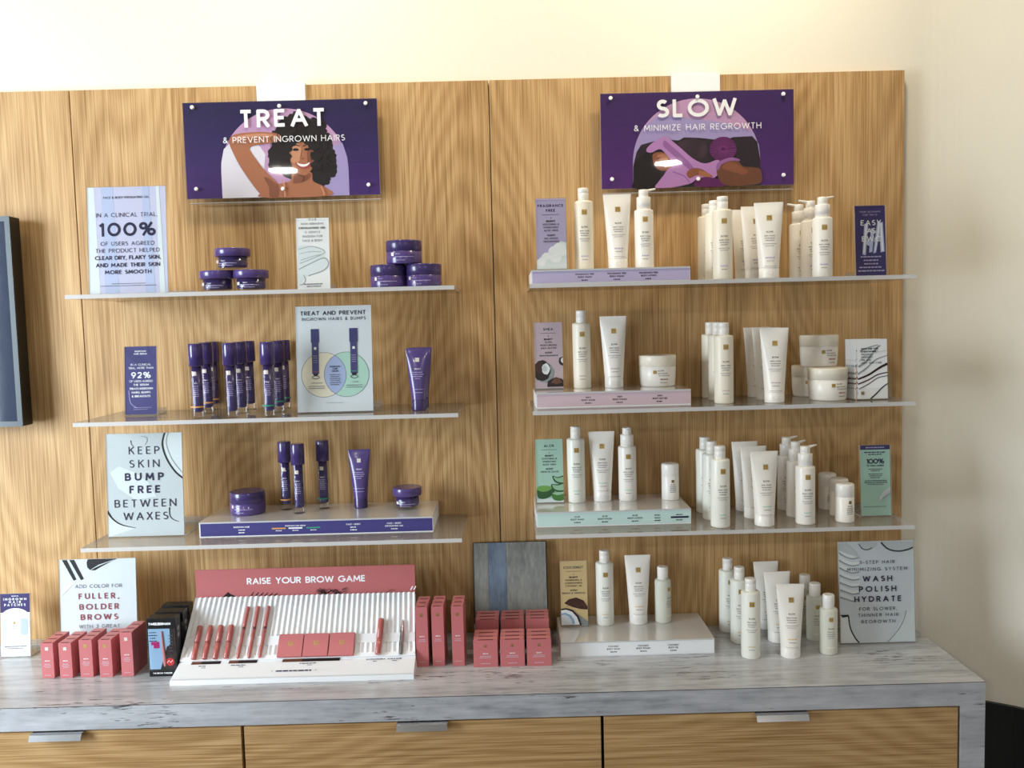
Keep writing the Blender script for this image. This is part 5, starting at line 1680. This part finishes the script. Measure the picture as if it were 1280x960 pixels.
dy, dz = (B_[0] - A_[0]) / sl, (B_[1] - A_[1]) / sl
ny, nz = -dz, dy
# ribbed sheet on the slope
c = MB()
NR = 43
pts = []
for k in range(NR * 8 + 1):
    t_ = k / (NR * 8)
    pts.append((-1 + 2 * t_, 0.0014 + 0.0022 * (1 + math.cos(2 * PI * t_ * NR))))
def sp(xf, s_, lift):
    y = A_[0] + dy * s_ + ny * lift
    z = A_[1] + dz * s_ + nz * lift
    return (xw(z, 1) * xf * 0.998, y, z)
for s0, s1 in ((0.010, 0.0345), (0.0575, sl)):
    vs = [sp(xf, s0, l_) for xf, l_ in pts] + [sp(xf, s1, l_) for xf, l_ in pts]
    m_ = len(pts)
    c.add(vs, [(i, i + 1, m_ + i + 1, m_ + i) for i in range(m_ - 1)], 'white_card', True)
c.build('ribbed_sheet', DS)
c = MB()
for s0, s1, l_ in ((0.0345, 0.0575, 0.0052), (0.0, 0.010, 0.0056)):
    q8 = [sp(x_, s_, h_) for h_ in (0.0, l_) for x_, s_ in ((-1, s0), (1, s0), (1, s1), (-1, s1))]
    c.add(q8, [(4, 5, 6, 7), (0, 1, 5, 4), (2, 3, 7, 6), (0, 4, 7, 3), (1, 2, 6, 5)], 'white_card')
c.build('holding_band', DS)
# header card
h = MB()
hx = hw - 0.0095
h.bbox(-hx, hx, B_[0] + 0.0045, B_[0] + 0.0070, B_[1] - 0.05, L(0, 1.0860)[1], 'paper_rose', 0.0003)
h.build('header', DS, label='rose header card')
a = Art(lambda u, v, d: (u, B_[0] + 0.0045 - d, v))
zb = B_[1]
a.text('RAISE YOUR BROW GAME', 0.002, zb + 0.0310, 0.0165, 'ink_white', .2, fit=.298)
a.poly([(-.212, zb), (-.197, zb + .013), (-.185, zb)], 'brown3')
a.poly([(-.190, zb), (-.192, zb + .008), (-.176, zb)], 'hair2')
rnd = random.Random(11)
for k in range(6):
    a.stroke([(-.140 + k * .012, zb), (-.132 + k * .012, zb + .012 - k * .001)], .004, 'brown3', w2=.001)
for k in range(34):
    u = .030 + rnd.uniform(0, .070)
    v = rnd.uniform(0, .014)
    a.stroke([(u - .006, zb + v * .8), (u + rnd.uniform(-.001, .004), zb + v + .003), (u + .007, zb + v * .9)], .0012, 'hair')
a.stroke(smooth_pts([(.206, zb), (.215, zb + .008), (.226, zb + .007)], 5, False), .0012, 'brown1')
a.stroke([(.266, zb + .006), (.272, zb + .016)], .0030, 'p_white')
a.stroke([(.274, zb + .007), (.280, zb + .016)], .0030, 'p_white')
a.build('header_lettering', DS)
# label strip on the gentle front slope
fl = math.hypot(A_[0] - P1[0], A_[1] - P1[1])
fy, fz = (A_[0] - P1[0]) / fl, (A_[1] - P1[1]) / fl
a = Art(lambda u, v, d: (u, P1[0] + fy * v - fz * d, P1[1] + fz * v + fy * d))
for u0, u1 in ((-.256, -.185), (-.166, -.097), (-.036, .103)):
    m_ = (u0 + u1) / 2
    a.rect(u0, u0 + (u1 - u0) * .34, fl * .84, fl * .99, 'brown2')
    a.rect(u0 + (u1 - u0) * .34, u1, fl * .84, fl * .99, 'brown3')
    a.greek(m_ - .006, fl * .72, .040 if u0 > -.2 else .018, .0030, 'ink_grey', int(u1 * 999))
    a.greek(m_, fl * .63, .012, .0022, 'ink_grey', int(u1 * 99))
for u, w_ in ((.190, .046), (.236, .034)):
    a.greek(u, fl * .84, w_, .0030, 'ink_grey', int(w_ * 1000))
    a.greek(u, fl * .74, .012, .0022, 'ink_grey', int(u * 100))
a.text('*', -.052, fl * .30, .0070, 'ink_navy', .2)
a.text('*', .052, fl * .30, .0070, 'ink_navy', .2)
a.greek(0, fl * .32, .086, .0042, 'ink_navy', 5)
a.rect(-hw + .003, hw - .003, fl * .02, fl * .05, 'p_greyl')
a.build('label_strip', DS)

# goods lying on the slope: a pose on the ribs
th = math.atan2(dy, dz)
def on_slope(o, x, s_, lift, lean=0.0):
    o.location = (x, -0.30 + A_[0] + dy * s_ + ny * lift, ZC + A_[1] + dz * s_ + nz * lift)
    o.rotation_euler = (-th, lean, 0)
def brow_pencil(label, x, s_, lean):
    key = 'fat'
    if key in CACHE:
        r = dup(CACHE[key], label, (0, 0, 0), 0, 'fat brow pens')
    else:
        r = thing('brow_pen', label, 'pen', (0, 0, 0), 0, 'fat brow pens')
        MB().lathe([(0.0056, 0.0), (0.0064, 0.001), (0.0066, 0.0420), (0.0062, 0.0424)], 'pink_gloss', 18).build('barrel', r)
        MB().lathe([(0.0062, 0.0424), (0.0067, 0.0428), (0.0067, 0.0800), (0.0060, 0.0826), (0.0040, 0.0834)], 'pink_gloss', 18).build('cap', r)
        MB().lathe([(0.00672, 0.0390), (0.00672, 0.0402)], 'pink_dark', 18).build('ring', r)
        CACHE[key] = r
    on_slope(r, x, s_, 0.0136, lean)
    return r
for k, (x, ln) in enumerate(((-0.7460, 0.02), (-0.7200, 0.02), (-0.6942, 0.015), (-0.6680, 0.01))):
    brow_pencil('short fat rose brow pen, %s from the left on the display stand' % ('first', 'second', 'third', 'fourth')[k], x, 0.0012, ln)
for k, (x, ln) in enumerate(((-0.6402, 0.06), (-0.6135, 0.045), (-0.5875, 0.05))):
    lab = 'long thin rose brow pencil, %s of three on the display stand' % ('left one', 'middle one', 'right one')[k]
    if 'thin' in CACHE:
        r = dup(CACHE['thin'], lab, (0, 0, 0), 0, 'long brow pencils')
    else:
        r = thing('brow_pencil', lab, 'pencil', (0, 0, 0), 0, 'long brow pencils')
        MB().lathe([(0.0022, 0.0), (0.0040, 0.003), (0.0042, 0.0720), (0.0036, 0.0724)], 'pink_gloss', 14).build('barrel', r)
        MB().lathe([(0.0036, 0.0724), (0.0040, 0.0726), (0.0040, 0.0770), (0.0036, 0.0772)], 'pink_dark', 14).build('collar', r)
        MB().lathe([(0.0042, 0.0772), (0.0044, 0.0776), (0.0044, 0.1280), (0.0040, 0.1305), (0.0026, 0.1312)], 'pink_gloss', 14).build('cap', r)
        CACHE['thin'] = r
    on_slope(r, x, 0.0012, 0.0112, ln)
for k, x in enumerate((-0.5152, -0.4532, -0.3905)):
    lab = 'square rose compact, %s of three on the display stand' % ('left one', 'middle one', 'right one')[k]
    if 'comp' in CACHE:
        r = dup(CACHE['comp'], lab, (0, 0, 0), 0, 'square compacts')
    else:
        r = thing('compact_case', lab, 'compact', (0, 0, 0), 0, 'square compacts')
        MB().bbox(-0.0300, 0.0300, -0.0045, 0.0, 0.0, 0.0560, 'pink_card', 0.001).build('case', r)
        MB().bbox(-0.0300, 0.0300, -0.0095, -0.0050, 0.0, 0.0560, 'pink_card', 0.001).build('lid', r)
        a = Art(lambda u, v, d: (u, -0.0095 - d, v))
        a.rect(-.0055, .0055, .0268, .0370, 'gold')
        for q0 in ((-.0030, .0290, .0016, .006), (.0008, .0290, .0016, .004), (-.0030, .0340, .0055, .0015)):
            a.rect(q0[0], q0[0] + q0[2], q0[1], q0[1] + q0[3], 'pink_card')
        a.build('gold_mark', r)
        CACHE['comp'] = r
    on_slope(r, x, 0.0012, 0.0068, 0.0)
r = thing('brow_pen', 'single fat rose brow pen at the right of the display stand', 'pen')
MB().lathe([(0.0060, 0.0), (0.0070, 0.001), (0.0074, 0.0380), (0.0070, 0.0384)], 'pink_gloss', 18).build('barrel', r)
MB().lathe([(0.0070, 0.0384), (0.0078, 0.0390), (0.0078, 0.0850), (0.0070, 0.0880), (0.0045, 0.0886)], 'pink_gloss', 18).build('cap', r)
on_slope(r, -0.3010, 0.0012, 0.0150, 0.05)
r = thing('tweezers', 'steel tweezers at the right end of the display stand', 'tweezers')
t_ = MB()
for sgn in (-1, 1):
    rr = []
    for zz, off, wd in ((0.0, 0.0010, 0.0046), (0.012, 0.0014, 0.0050), (0.045, 0.0036, 0.0046), (0.066, 0.0030, 0.0030), (0.086, 0.0006, 0.0014)):
        yy = -0.003 + sgn * off
        rr.append([(-wd, yy - 0.0006, zz), (wd, yy - 0.0006, zz), (wd, yy + 0.0006, zz), (-wd, yy + 0.0006, zz)])
    t_.rings(rr, 'steel')
t_.build('arms', r)
on_slope(r, -0.2460, 0.0012, 0.0068, 0.02)
